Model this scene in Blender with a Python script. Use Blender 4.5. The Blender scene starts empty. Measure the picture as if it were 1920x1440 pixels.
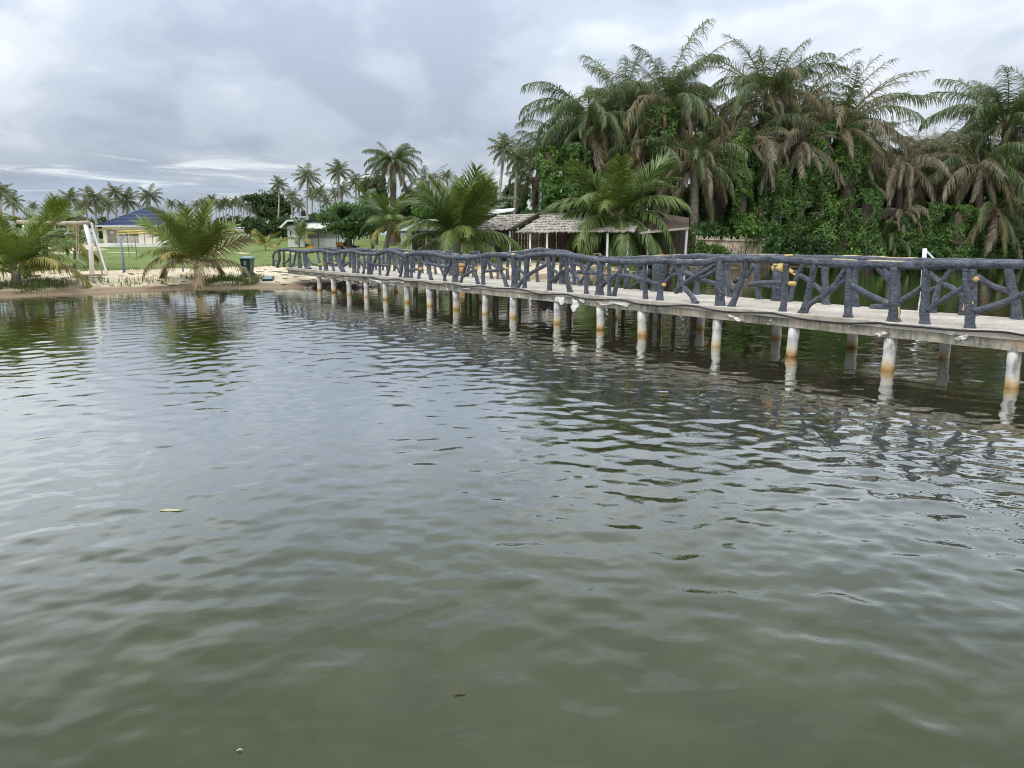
import bpy, math, random
import numpy as np
from mathutils import Vector, noise as mnoise

random.seed(7); RNG = np.random.default_rng(7)
scene = bpy.context.scene
COL = scene.collection
R = math.radians

# ------------------------------------------------------------------ camera
CAM_H = 2.4                      # eye height above the lagoon (m)
FOCAL = 1442.0                   # focal length in pixels of the 1920 px wide photograph
HORIZON = 440.0
PITCH = math.atan((720 - HORIZON) / FOCAL)
cd = bpy.data.cameras.new("camera"); cam = bpy.data.objects.new("camera", cd); COL.objects.link(cam)
cam.location = (0, 0, CAM_H); cam.rotation_euler = (math.pi / 2 - PITCH, 0, 0)
cd.sensor_width = 36.0; cd.lens = 36.0 * FOCAL / 1920.0; cd.clip_start = 0.05; cd.clip_end = 9000
scene.camera = cam

# ------------------------------------------------------------------ sky and sun
SUN_EL, SUN_AZ = R(56), R(-148)          # azimuth measured clockwise from +Y: behind and left of the camera
world = bpy.data.worlds.new("World"); scene.world = world; world.use_nodes = True
def build_sky():
    nt = world.node_tree; N = nt.nodes; L = nt.links; N.clear()
    out = N.new("ShaderNodeOutputWorld"); bg = N.new("ShaderNodeBackground"); bg.inputs[1].default_value = 0.1
    L.new(bg.outputs[0], out.inputs[0])
    sky = N.new("ShaderNodeTexSky"); sky.sky_type = 'NISHITA'; sky.sun_disc = False
    sky.sun_elevation = SUN_EL; sky.sun_rotation = SUN_AZ; sky.air_density = 1.0; sky.dust_density = 1.5; sky.ozone_density = 1.0
    tc = N.new("ShaderNodeTexCoord"); sep = N.new("ShaderNodeSeparateXYZ"); L.new(tc.outputs["Generated"], sep.inputs[0])
    def math_(op, a, b=None, c=None, clamp=False):
        n = N.new("ShaderNodeMath"); n.operation = op; n.use_clamp = clamp
        for i, v in enumerate((a, b, c)):
            if v is None: continue
            if isinstance(v, (int, float)): n.inputs[i].default_value = v
            else: L.new(v, n.inputs[i])
        return n.outputs[0]
    zc = math_('MAXIMUM', sep.outputs[2], 0.0)
    den = math_('ADD', zc, 0.42)
    u = math_('DIVIDE', sep.outputs[0], den); v = math_('DIVIDE', sep.outputs[1], den)
    comb = N.new("ShaderNodeCombineXYZ"); L.new(u, comb.inputs[0]); L.new(v, comb.inputs[1])
    def noise_(vec, scale, detail, rough, dist=0.0, off=(0, 0, 0), stretch=(1, 1, 1)):
        mp = N.new("ShaderNodeMapping"); L.new(vec, mp.inputs[0]); mp.inputs[1].default_value = off; mp.inputs[3].default_value = stretch
        n = N.new("ShaderNodeTexNoise"); n.inputs["Scale"].default_value = scale; n.inputs["Detail"].default_value = detail
        n.inputs["Roughness"].default_value = rough; n.inputs["Distortion"].default_value = dist
        L.new(mp.outputs[0], n.inputs["Vector"]); return n.outputs[0]
    def ramp_(fac, stops, interp='EASE'):
        r = N.new("ShaderNodeValToRGB"); r.color_ramp.interpolation = interp
        e = r.color_ramp.elements
        while len(e) < len(stops): e.new(0.5)
        for i, (p, c) in enumerate(stops): e[i].position = p; e[i].color = (*c, 1)
        L.new(fac, r.inputs[0]); return r.outputs[0]
    big = noise_(comb.outputs[0], 1.5, 5, 0.5, 0.4, (3.1, 1.7, 0))
    fine = noise_(comb.outputs[0], 4.6, 7, 0.55, 0.4, (0.4, 5.2, 0))
    mixn = math_('ADD', math_('MULTIPLY', big, 0.65), math_('MULTIPLY', fine, 0.35))
    # a broad darker cloud bank stands off to the left
    dotn = N.new("ShaderNodeVectorMath"); dotn.operation = 'DOT_PRODUCT'
    dv = Vector((-0.29, 0.94, 0.15)).normalized(); dotn.inputs[1].default_value = dv
    L.new(tc.outputs["Generated"], dotn.inputs[0])
    bank = math_('MULTIPLY', math_('SUBTRACT', dotn.outputs[1], 0.91, clamp=True), 11.0, clamp=True)
    mixn = math_('SUBTRACT', mixn, math_('MULTIPLY', bank, 0.125))
    cloud = ramp_(mixn, [(0.32, (3.5, 4.05, 4.95)), (0.43, (4.55, 5.1, 5.95)), (0.54, (6.0, 6.45, 7.1)), (0.66, (7.3, 7.6, 8.0))])
    grad = math_('ADD', 0.80, math_('MULTIPLY', zc, 2.5))          # overcast skies brighten towards the zenith
    vm = N.new("ShaderNodeVectorMath"); vm.operation = 'SCALE'; L.new(cloud, vm.inputs[0]); L.new(grad, vm.inputs[3])
    # low on the horizon the cloud sheet breaks: blue-white air with bright streaks
    lowm = ramp_(zc, [(0.0, (1, 1, 1)), (0.035, (0.9, 0.9, 0.9)), (0.085, (0, 0, 0))])
    n1 = noise_(tc.outputs["Generated"], 5.0, 6, 0.55, 0.4, (0.3, 0.2, 0.0), (1, 1, 7.5))
    gap = ramp_(n1, [(0.38, (0, 0, 0)), (0.62, (1, 1, 1))])
    gm = math_('MULTIPLY', gap, lowm)
    m1 = N.new("ShaderNodeMix"); m1.data_type = 'RGBA'; L.new(math_('MULTIPLY', gm, 0.75), m1.inputs[0]); L.new(vm.outputs[0], m1.inputs[6]); m1.inputs[7].default_value = (4.9, 6.0, 7.5, 1)
    n2 = noise_(tc.outputs["Generated"], 7.0, 9, 0.62, 0.9, (1.36, 0.9, 0.33), (1, 1, 9))
    st = ramp_(n2, [(0.50, (0, 0, 0)), (0.66, (1, 1, 1))])
    band = ramp_(zc, [(0.028, (0, 0, 0)), (0.05, (1, 1, 1)), (0.075, (1, 1, 1)), (0.1, (0, 0, 0))])
    m2 = N.new("ShaderNodeMix"); m2.data_type = 'RGBA'; L.new(math_('MULTIPLY', math_('MULTIPLY', st, band), 0.85), m2.inputs[0]); L.new(m1.outputs[2], m2.inputs[6]); m2.inputs[7].default_value = (8.2, 8.7, 9.0, 1)
    m3 = N.new("ShaderNodeMix"); m3.data_type = 'RGBA'; m3.inputs[0].default_value = 0.93; L.new(sky.outputs[0], m3.inputs[6]); L.new(m2.outputs[2], m3.inputs[7])
    L.new(m3.outputs[2], bg.inputs[0])
build_sky()
sl = bpy.data.lights.new("sun", 'SUN'); sl.energy = 1.5; sl.angle = R(14); sl.color = (1.0, 0.96, 0.9)
so = bpy.data.objects.new("sun", sl); COL.objects.link(so)
sd = Vector((math.cos(SUN_EL) * math.sin(SUN_AZ), math.cos(SUN_EL) * math.cos(SUN_AZ), math.sin(SUN_EL)))
so.rotation_euler = sd.to_track_quat('Z', 'Y').to_euler(); so.location = (-20, -20, 40)
scene.view_settings.view_transform = 'Standard'; scene.view_settings.look = 'None'
scene.view_settings.exposure = 0.2; scene.view_settings.gamma = 1.0; scene.view_settings.use_curve_mapping = False
scene.render.engine = 'CYCLES'
scene.cycles.pixel_filter_type = 'BLACKMAN_HARRIS'; scene.cycles.filter_width = 1.05
scene.cycles.max_bounces = 6; scene.cycles.diffuse_bounces = 3; scene.cycles.glossy_bounces = 3; scene.cycles.transparent_max_bounces = 4

# ------------------------------------------------------------------ survey helpers: a photograph pixel and one known plane give a place
def ray(px, py):
    x = (px - 960) / FOCAL; y = -(py - 720) / FOCAL
    c, s = math.cos(PITCH), math.sin(PITCH)
    return np.array([x, c + y * s, -s + y * c])
def at_z(px, py, z):
    d = ray(px, py); t = (z - CAM_H) / d[2]; return np.array([d[0] * t, d[1] * t, z])
def at_y(px, py, Y):
    d = ray(px, py); t = Y / d[1]; return np.array([d[0] * t, Y, CAM_H + d[2] * t])
BC = np.array([1.8485, 20.2615]); BD = np.array([-0.60076, 0.79943]); BN = np.array([-0.79943, -0.60076])   # bridge: centre, along, towards viewer
def brw(s, n, z):
    p = BC + BD * s + BN * n; return np.array([p[0], p[1], z])
def on_br(px, py, n):
    d = ray(px, py); q = BC + BN * n; t = (q @ BN) / (d[:2] @ BN); return np.array([d[0] * t, d[1] * t, CAM_H + d[2] * t])

# ------------------------------------------------------------------ materials
MATS = {}
def mat(name, build):
    if name in MATS: return MATS[name]
    m = bpy.data.materials.new(name); m.use_nodes = True; nt = m.node_tree; nt.nodes.clear()
    out = nt.nodes.new("ShaderNodeOutputMaterial"); b = nt.nodes.new("ShaderNodeBsdfPrincipled"); nt.links.new(b.outputs[0], out.inputs[0])
    build(nt, b, out); MATS[name] = m; return m
def nz(nt, scale, detail=4, rough=0.55, coord="Object", stretch=None, dist=0.0):
    tc = nt.nodes.new("ShaderNodeTexCoord"); n = nt.nodes.new("ShaderNodeTexNoise")
    n.inputs["Scale"].default_value = scale; n.inputs["Detail"].default_value = detail; n.inputs["Roughness"].default_value = rough; n.inputs["Distortion"].default_value = dist
    if stretch:
        mp = nt.nodes.new("ShaderNodeMapping"); mp.inputs[3].default_value = stretch; nt.links.new(tc.outputs[coord], mp.inputs[0]); nt.links.new(mp.outputs[0], n.inputs[0])
    else: nt.links.new(tc.outputs[coord], n.inputs[0])
    return n.outputs[0]
def rmp(nt, fac, stops, interp='LINEAR'):
    r = nt.nodes.new("ShaderNodeValToRGB"); r.color_ramp.interpolation = interp; e = r.color_ramp.elements
    while len(e) < len(stops): e.new(0.5)
    for i, (p, c) in enumerate(stops): e[i].position = p; e[i].color = (*c, 1) if len(c) == 3 else c
    nt.links.new(fac, r.inputs[0]); return r.outputs[0]
def mx(nt, fac, a, b, mode='MIX'):
    m = nt.nodes.new("ShaderNodeMix"); m.data_type = 'RGBA'; m.blend_type = mode
    for sock, v in ((0, fac), (6, a), (7, b)):
        if isinstance(v, (int, float)): m.inputs[sock].default_value = v
        elif isinstance(v, tuple): m.inputs[sock].default_value = (*v, 1)
        else: nt.links.new(v, m.inputs[sock])
    return m.outputs[2]
def mth(nt, op, a, b=None, clamp=False):
    n = nt.nodes.new("ShaderNodeMath"); n.operation = op; n.use_clamp = clamp
    for i, v in enumerate((a, b)):
        if v is None: continue
        if isinstance(v, (int, float)): n.inputs[i].default_value = v
        else: nt.links.new(v, n.inputs[i])
    return n.outputs[0]
def bump(nt, b, h, strength=0.4, dist=0.02):
    n = nt.nodes.new("ShaderNodeBump"); n.inputs["Strength"].default_value = strength; n.inputs["Distance"].default_value = dist
    nt.links.new(h, n.inputs["Height"]); nt.links.new(n.outputs[0], b.inputs["Normal"]); return n
def simple(name, c, rough=0.7, var=0.25, scale=6.0, bmp=0.2, spec=0.35):
    def f(nt, b, o):
        n = nz(nt, scale, 5)
        lo = tuple(x * (1 - var) for x in c); hi = tuple(min(1, x * (1 + var)) for x in c)
        nt.links.new(rmp(nt, n, [(0.3, lo), (0.7, hi)]), b.inputs["Base Color"])
        b.inputs["Roughness"].default_value = rough; b.inputs["Specular IOR Level"].default_value = spec
        if bmp: bump(nt, b, nz(nt, scale * 4, 3), bmp, 0.01)
    return mat(name, f)
def leaf(name, cols, rough=0.45, trans=0.25, spec=0.4):
    """foliage: each leaf (mesh island) takes its own shade of the kind's colours; thin leaves let some light through"""
    def f(nt, b, o):
        g = nt.nodes.new("ShaderNodeNewGeometry"); oi = nt.nodes.new("ShaderNodeObjectInfo")
        cl = mth(nt, 'MULTIPLY', mth(nt, 'SUBTRACT', nz(nt, 0.75, 3, 0.55), 0.34), 1.25)
        fac = mth(nt, 'ADD', mth(nt, 'MULTIPLY', g.outputs["Random Per Island"], 0.42), mth(nt, 'ADD', mth(nt, 'MULTIPLY', oi.outputs["Random"], 0.2), cl))
        n = len(cols); c = rmp(nt, fac, [(0.08 + 0.84 * i / (n - 1), k) for i, k in enumerate(cols)])
        nt.links.new(c, b.inputs["Base Color"]); b.inputs["Roughness"].default_value = rough; b.inputs["Specular IOR Level"].default_value = spec
        t = nt.nodes.new("ShaderNodeBsdfTranslucent"); nt.links.new(mx(nt, 0.5, c, (0.25, 0.32, 0.03), 'MIX'), t.inputs[0])
        ms = nt.nodes.new("ShaderNodeMixShader"); ms.inputs[0].default_value = trans
        nt.links.new(b.outputs[0], ms.inputs[1]); nt.links.new(t.outputs[0], ms.inputs[2]); nt.links.new(ms.outputs[0], o.inputs[0])
    return mat(name, f)

M_COCO = leaf("coconut leaf", [(0.045, 0.080, 0.020), (0.075, 0.125, 0.030), (0.115, 0.165, 0.038), (0.165, 0.205, 0.05)], 0.38)
M_COCO_B = leaf("bright young coconut leaf", [(0.075, 0.125, 0.025), (0.125, 0.185, 0.036), (0.18, 0.235, 0.05), (0.26, 0.28, 0.075)], 0.38)
M_COCO_Y = leaf("yellowing coconut leaf", [(0.10, 0.14, 0.03), (0.20, 0.20, 0.04), (0.34, 0.27, 0.06), (0.30, 0.20, 0.07)], 0.5)
M_COCO_D = leaf("dry coconut leaf", [(0.10, 0.075, 0.04), (0.20, 0.14, 0.07), (0.32, 0.24, 0.12), (0.09, 0.085, 0.03)], 0.6, 0.15)
M_OIL = leaf("oil palm leaf", [(0.037, 0.069, 0.025), (0.062, 0.100, 0.033), (0.094, 0.131, 0.043), (0.138, 0.163, 0.062)], 0.4)
M_OIL_D = leaf("dead oil palm leaf", [(0.095, 0.082, 0.055), (0.165, 0.14, 0.095), (0.25, 0.21, 0.15), (0.36, 0.295, 0.215)], 0.65, 0.15, 0.2)
M_OIL_M = leaf("fading oil palm leaf", [(0.07, 0.07, 0.03), (0.11, 0.105, 0.045), (0.17, 0.145, 0.07), (0.23, 0.18, 0.10)], 0.55, 0.2, 0.25)
M_RACH = simple("palm leaf stalk", (0.17, 0.18, 0.06), 0.5, 0.3, 3, 0)
M_RACH_D = simple("dry palm leaf stalk", (0.20, 0.145, 0.09), 0.7, 0.3, 3, 0)
M_BROAD = leaf("broad leaf", [(0.054, 0.054, 0.024), (0.028, 0.073, 0.020), (0.049, 0.113, 0.028), (0.078, 0.157, 0.035), (0.131, 0.217, 0.052)], 0.36)
M_MANGO = leaf("mango leaf", [(0.037, 0.094, 0.018), (0.062, 0.144, 0.025), (0.100, 0.200, 0.033), (0.163, 0.263, 0.050)], 0.36)
M_VINE = leaf("creeper leaf", [(0.102, 0.086, 0.042), (0.046, 0.106, 0.023), (0.082, 0.170, 0.032), (0.138, 0.244, 0.046), (0.227, 0.324, 0.073)], 0.45)
M_FARTREE = leaf("far tree leaf", [(0.029, 0.055, 0.023), (0.046, 0.078, 0.031), (0.072, 0.111, 0.039)], 0.6, 0.2, 0.2)
M_FARPALM = leaf("far palm leaf", [(0.050, 0.066, 0.029), (0.083, 0.099, 0.042), (0.132, 0.138, 0.061), (0.176, 0.160, 0.083)], 0.5, 0.2, 0.3)
M_GRASS = leaf("bank grass blade", [(0.05, 0.085, 0.022), (0.08, 0.13, 0.03), (0.13, 0.17, 0.045), (0.2, 0.19, 0.08)], 0.55)
M_TRUNK = simple("palm trunk", (0.20, 0.17, 0.135), 0.85, 0.4, 5, 0.5, 0.2)
M_TRUNK_P = simple("pale palm trunk", (0.36, 0.33, 0.28), 0.85, 0.3, 2, 0.3, 0.2)
M_TRUNK_D = simple("shaggy palm trunk", (0.115, 0.09, 0.068), 0.9, 0.45, 5, 0.6, 0.15)
M_BARK = simple("tree bark", (0.10, 0.08, 0.06), 0.9, 0.4, 5, 0.5, 0.2)
M_NUT = simple("green coconut", (0.14, 0.22, 0.04), 0.4, 0.3, 5, 0.05)
M_RIDGE = simple("bare cream render", (0.60, 0.47, 0.27), 0.8, 0.3, 6, 0.3, 0.2)
M_YEL = simple("ochre render", (0.56, 0.38, 0.13), 0.75, 0.2, 8, 0.3, 0.3)

def f_rail(nt, b, o):
    n1 = nz(nt, 7, 5); n2 = nz(nt, 22, 4)
    c = rmp(nt, n1, [(0.25, (0.042, 0.049, 0.064)), (0.5, (0.074, 0.084, 0.106)), (0.75, (0.118, 0.128, 0.152))])
    chip = rmp(nt, nz(nt, 4.2, 7, 0.7), [(0.665, (0, 0, 0)), (0.675, (1, 1, 1))])
    g = nt.nodes.new("ShaderNodeNewGeometry"); sp = nt.nodes.new("ShaderNodeSeparateXYZ"); nt.links.new(g.outputs["Normal"], sp.inputs[0])
    worn = mth(nt, 'MULTIPLY', rmp(nt, sp.outputs[2], [(0.35, (0, 0, 0)), (0.95, (1, 1, 1))]), rmp(nt, nz(nt, 3.5, 5, 0.6), [(0.4, (0, 0, 0)), (0.65, (1, 1, 1))]))
    c = mx(nt, mth(nt, 'MULTIPLY', worn, 0.55), c, (0.165, 0.172, 0.19))                     # weathered dusty tops
    stain = rmp(nt, nz(nt, 1.7, 6, 0.65), [(0.52, (0, 0, 0)), (0.66, (1, 1, 1))])
    c = mx(nt, mth(nt, 'MULTIPLY', stain, 0.45), c, (0.15, 0.155, 0.16)); grime = rmp(nt, nz(nt, 3.1, 5, 0.6, stretch=(1, 1, 0.5)), [(0.40, (1, 1, 1)), (0.50, (0, 0, 0))])
    c = mx(nt, mth(nt, 'MULTIPLY', grime, 0.5), c, (0.028, 0.030, 0.034))
    nt.links.new(mx(nt, chip, c, (0.40, 0.35, 0.26)), b.inputs["Base Color"])
    b.inputs["Roughness"].default_value = 0.55; b.inputs["Specular IOR Level"].default_value = 0.4
    bump(nt, b, mth(nt, 'ADD', n2, mth(nt, 'MULTIPLY', nz(nt, 9, 3, 0.6, dist=1.0), 1.2)), 0.95, 0.05)
M_RAIL = mat("slate blue painted concrete bark", f_rail)

def f_deck(nt, b, o):
    n1 = nz(nt, 1.3, 6, 0.6); n2 = nz(nt, 9, 5, 0.6)
    c = rmp(nt, n1, [(0.3, (0.35, 0.305, 0.24)), (0.55, (0.47, 0.42, 0.345)), (0.75, (0.56, 0.51, 0.43))])
    st = rmp(nt, n2, [(0.38, (0.55, 0.55, 0.55)), (0.55, (1, 1, 1))])
    nt.links.new(mx(nt, 0.55, c, st, 'MULTIPLY'), b.inputs["Base Color"]); b.inputs["Roughness"].default_value = 0.85
    bump(nt, b, n2, 0.3, 0.01)
M_DECK = mat("walkway concrete", f_deck)
def f_fascia(nt, b, o):
    n1 = nz(nt, 1.5, 6, 0.62); n2 = nz(nt, 14, 4, 0.6, stretch=(1, 1, 0.18)); n3 = nz(nt, 3.2, 6, 0.65)
    c = rmp(nt, n1, [(0.36, (0.13, 0.12, 0.095)), (0.46, (0.25, 0.23, 0.18)), (0.55, (0.36, 0.33, 0.26)), (0.64, (0.42, 0.31, 0.21))])
    c = mx(nt, 0.6, c, rmp(nt, n2, [(0.36, (0.34, 0.34, 0.32)), (0.54, (1, 1, 1))]), 'MULTIPLY')
    pl = rmp(nt, n3, [(0.60, (0, 0, 0)), (0.62, (1, 1, 1))])
    c = mx(nt, pl, c, (0.44, 0.43, 0.40))
    nt.links.new(c, b.inputs["Base Color"]); b.inputs["Roughness"].default_value = 0.9
    bump(nt, b, mth(nt, 'ADD', mth(nt, 'MULTIPLY', pl, 0.5), nz(nt, 26, 4)), 0.6, 0.02)
M_FASCIA = mat("weathered beam concrete", f_fascia)
def f_pile(nt, b, o):
    g = nt.nodes.new("ShaderNodeNewGeometry"); sp = nt.nodes.new("ShaderNodeSeparateXYZ"); nt.links.new(g.outputs["Position"], sp.inputs[0])
    oi = nt.nodes.new("ShaderNodeObjectInfo"); z = mth(nt, 'ADD', sp.outputs[2], mth(nt, 'MULTIPLY', mth(nt, 'SUBTRACT', nz(nt, 7, 5, 0.65, stretch=(1, 1, 0.5)), 0.5), 0.26)); z = mth(nt, 'ADD', z, mth(nt, 'MULTIPLY', oi.outputs["Random"], 0.09))
    base = rmp(nt, nz(nt, 10, 5, 0.6, stretch=(1, 1, 0.3)), [(0.36, (0.27, 0.26, 0.23)), (0.46, (0.52, 0.50, 0.455)), (0.62, (0.66, 0.64, 0.585))])
    rust = rmp(nt, z, [(0.0, (0.10, 0.065, 0.025)), (0.035, (0.30, 0.165, 0.055)), (0.09, (0.48, 0.30, 0.12)), (0.18, (0.58, 0.48, 0.31)), (0.34, (0.62, 0.59, 0.52))])
    k = rmp(nt, z, [(0.10, (1, 1, 1)), (0.36, (0, 0, 0))])
    nt.links.new(mx(nt, k, base, rust), b.inputs["Base Color"]); b.inputs["Roughness"].default_value = 0.75
    bump(nt, b, nz(nt, 20, 4), 0.3, 0.01)
M_PILE = mat("white pile with rust stained foot", f_pile)
M_PLASTER = simple("flaking white plaster", (0.66, 0.64, 0.58), 0.85, 0.15, 9, 0.4)
M_STAKE = simple("wet grey timber", (0.13, 0.105, 0.08), 0.8, 0.5, 4, 0.4)
M_BLACK = simple("black plastic", (0.02, 0.02, 0.022), 0.45, 0.2, 6, 0)
M_WHITE = simple("white paint", (0.74, 0.74, 0.72), 0.55, 0.08, 4, 0.05)
M_CREAM = simple("cream wall render", (0.66, 0.60, 0.49), 0.85, 0.07, 1.2, 0.1)
M_OFFW = simple("off white wall render", (0.66, 0.65, 0.60), 0.85, 0.12, 0.8, 0.1)
M_GREY = simple("grey wall", (0.42, 0.43, 0.43), 0.85, 0.12, 1.0, 0.1)
M_ROOF = simple("blue roof sheet", (0.015, 0.026, 0.075), 0.45, 0.15, 3, 0.05)
M_ZINC = simple("zinc roof sheet", (0.40, 0.42, 0.44), 0.45, 0.15, 2, 0.05)
M_GLASS = simple("dark window glass", (0.03, 0.035, 0.04), 0.12, 0.1, 2, 0, 0.5)
M_PLANK = simple("weathered brown boards", (0.088, 0.060, 0.045), 0.8, 0.35, 3, 0.3)
M_TIMBER = simple("bleached timber", (0.36, 0.31, 0.25), 0.85, 0.3, 4, 0.4)
M_DARKT = simple("dark timber", (0.08, 0.06, 0.045), 0.85, 0.3, 4, 0.3)
M_CANE = simple("dry bamboo cane", (0.34, 0.28, 0.20), 0.75, 0.55, 2.2, 0.2)
M_BIN = simple("dark green bin plastic", (0.008, 0.042, 0.03), 0.4, 0.15, 4, 0)
M_BINLID = simple("faded bin lid", (0.16, 0.27, 0.28), 0.45, 0.15, 4, 0)
M_BLUEP = simple("blue grey paint", (0.17, 0.22, 0.30), 0.5, 0.15, 4, 0)
M_YELP = simple("yellow paint", (0.52, 0.40, 0.12), 0.55, 0.15, 4, 0)
M_ORANGE = simple("orange plastic", (0.62, 0.2, 0.06), 0.5, 0.1, 4, 0)
M_BLUE = simple("bright blue paint", (0.03, 0.16, 0.42), 0.4, 0.1, 4, 0)
M_ROPE = simple("pale rope", (0.45, 0.42, 0.34), 0.9, 0.15, 10, 0)
M_ROCK = simple("shore stone", (0.20, 0.18, 0.15), 0.9, 0.4, 4, 0.4)
M_HUSK = simple("orange brown husk", (0.40, 0.22, 0.09), 0.85, 0.4, 5, 0.3)
M_LEAFY = simple("pale fallen leaf", (0.36, 0.37, 0.22), 0.7, 0.2, 20, 0)
def f_thatch(nt, b, o):
    n = nz(nt, 9, 5, 0.6, stretch=(1, 0.25, 0.25)); oi = nt.nodes.new("ShaderNodeObjectInfo")
    c = rmp(nt, n, [(0.3, (0.13, 0.115, 0.09)), (0.5, (0.33, 0.295, 0.24)), (0.7, (0.54, 0.49, 0.41))])
    nt.links.new(c, b.inputs["Base Color"]); b.inputs["Roughness"].default_value = 0.9; bump(nt, b, n, 0.6, 0.03)
M_THATCH = mat("dry palm thatch", f_thatch)

def f_sand(nt, b, o):
    g = nt.nodes.new("ShaderNodeNewGeometry"); sp = nt.nodes.new("ShaderNodeSeparateXYZ"); nt.links.new(g.outputs["Position"], sp.inputs[0])
    n1 = nz(nt, 0.8, 6, 0.6); n2 = nz(nt, 5, 5, 0.6)
    c = rmp(nt, n1, [(0.3, (0.45, 0.36, 0.235)), (0.52, (0.58, 0.48, 0.325)), (0.72, (0.66, 0.565, 0.40))])
    c = mx(nt, 0.6, c, rmp(nt, n2, [(0.33, (0.62, 0.58, 0.52)), (0.55, (1, 1, 1))]), 'MULTIPLY')
    lit = rmp(nt, nz(nt, 1.4, 8, 0.7), [(0.59, (0, 0, 0)), (0.68, (1, 1, 1))])
    c = mx(nt, mth(nt, 'MULTIPLY', lit, 0.7), c, (0.14, 0.115, 0.06))                    # leaf litter and sparse weeds
    zz = mth(nt, 'ADD', sp.outputs[2], mth(nt, 'MULTIPLY', mth(nt, 'SUBTRACT', n1, 0.5), 0.12))
    wet = rmp(nt, zz, [(0.0, (1, 1, 1)), (0.13, (1, 1, 1)), (0.20, (0, 0, 0))])
    c = mx(nt, wet, c, (0.235, 0.165, 0.095))                                              # wet sand by the water
    nt.links.new(c, b.inputs["Base Color"]); b.inputs["Roughness"].default_value = 0.85
    bump(nt, b, mth(nt, 'ADD', n2, mth(nt, 'MULTIPLY', nz(nt, 18, 3), 0.4)), 0.5, 0.06)
M_SAND = mat("beach sand", f_sand)
def f_lawn(nt, b, o):
    n1 = nz(nt, 0.14, 6, 0.6); n2 = nz(nt, 2.2, 6, 0.65); n3 = nz(nt, 0.05, 4)
    c = rmp(nt, n1, [(0.3, (0.105, 0.145, 0.04)), (0.5, (0.15, 0.195, 0.056)), (0.7, (0.20, 0.225, 0.076))])
    c = mx(nt, 0.6, c, rmp(nt, n2, [(0.36, (0.45, 0.5, 0.4)), (0.56, (1, 1, 1))]), 'MULTIPLY')
    bare = rmp(nt, nz(nt, 0.35, 8, 0.7, stretch=(0.5, 1, 1)), [(0.64, (0, 0, 0)), (0.69, (1, 1, 1))])
    c = mx(nt, mth(nt, 'MULTIPLY', bare, 0.6), c, (0.42, 0.37, 0.22))
    nt.links.new(c, b.inputs["Base Color"]); b.inputs["Roughness"].default_value = 0.9; b.inputs["Specular IOR Level"].default_value = 0.15
    bump(nt, b, n2, 0.7, 0.15)
M_LAWN = mat("mown grass", f_lawn)
M_SOIL = simple("leafy soil", (0.075, 0.07, 0.035), 0.95, 0.5, 1.5, 0.5, 0.1)

def f_water(nt, b, o):
    tc = nt.nodes.new("ShaderNodeTexCoord")
    def wn(scale, detail, rough, stretch=(1, 1, 1), rot=0.0, dist=0.0):
        mp = nt.nodes.new("ShaderNodeMapping"); mp.inputs[3].default_value = stretch; mp.inputs[2].default_value = (0, 0, rot)
        nt.links.new(tc.outputs["Object"], mp.inputs[0])
        n = nt.nodes.new("ShaderNodeTexNoise"); n.inputs["Scale"].default_value = scale; n.inputs["Detail"].default_value = detail
        n.inputs["Roughness"].default_value = rough; n.inputs["Distortion"].default_value = dist; nt.links.new(mp.outputs[0], n.inputs[0]); return n.outputs[0]
    wave = wn(1.9, 2, 0.45, (0.7, 1, 1), R(-8), 0.2)
    rip = wn(8.5, 3, 0.5, (0.75, 1, 1), R(20), 0.3)
    calm = rmp(nt, wn(0.16, 3, 0.5, dist=0.6), [(0.36, (0.45, 0.45, 0.45)), (0.62, (1, 1, 1))])
    h = mth(nt, 'MULTIPLY', mth(nt, 'MULTIPLY', wave, 0.004), calm)
    h = mth(nt, 'ADD', h, mth(nt, 'MULTIPLY', mth(nt, 'MULTIPLY', rip, 0.0028), calm))
    bn = nt.nodes.new("ShaderNodeBump"); bn.inputs["Strength"].default_value = 1.0; bn.inputs["Distance"].default_value = 1.0; nt.links.new(h, bn.inputs["Height"])
    bed = rmp(nt, wn(0.8, 6, 0.62, dist=0.6), [(0.32, (0.026, 0.031, 0.010)), (0.5, (0.034, 0.039, 0.013)), (0.68, (0.043, 0.048, 0.017))])
    g = nt.nodes.new("ShaderNodeNewGeometry"); sp = nt.nodes.new("ShaderNodeSeparateXYZ"); nt.links.new(g.outputs["Position"], sp.inputs[0])
    deep = rmp(nt, mth(nt, 'MULTIPLY', sp.outputs[1], 1 / 40.0), [(0.10, (0, 0, 0)), (0.34, (1, 1, 1))])   # the sand bed falls away and tannin stained water hides it
    c = mx(nt, deep, bed, (0.021, 0.018, 0.0045))
    df = nt.nodes.new("ShaderNodeBsdfDiffuse"); nt.links.new(c, df.inputs[0])
    gl = nt.nodes.new("ShaderNodeBsdfGlossy"); gl.inputs["Roughness"].default_value = 0.02; gl.inputs[0].default_value = (0.96, 0.97, 0.95, 1); nt.links.new(bn.outputs[0], gl.inputs["Normal"])
    fr = nt.nodes.new("ShaderNodeFresnel"); fr.inputs[0].default_value = 1.333; nt.links.new(bn.outputs[0], fr.inputs[1])
    k = rmp(nt, fr.outputs[0], [(0.0, (0, 0, 0)), (0.02, (0.02,) * 3), (0.055, (0.05,) * 3), (0.085, (0.12,) * 3), (0.13, (0.29,) * 3), (0.23, (0.63,) * 3), (0.38, (0.76,) * 3), (0.65, (0.86,) * 3), (1.0, (1, 1, 1))])
    ms = nt.nodes.new("ShaderNodeMixShader"); nt.links.new(k, ms.inputs[0]); nt.links.new(df.outputs[0], ms.inputs[1]); nt.links.new(gl.outputs[0], ms.inputs[2]); nt.links.new(ms.outputs[0], o.inputs[0])
M_WATER = mat("lagoon water", f_water)

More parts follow.
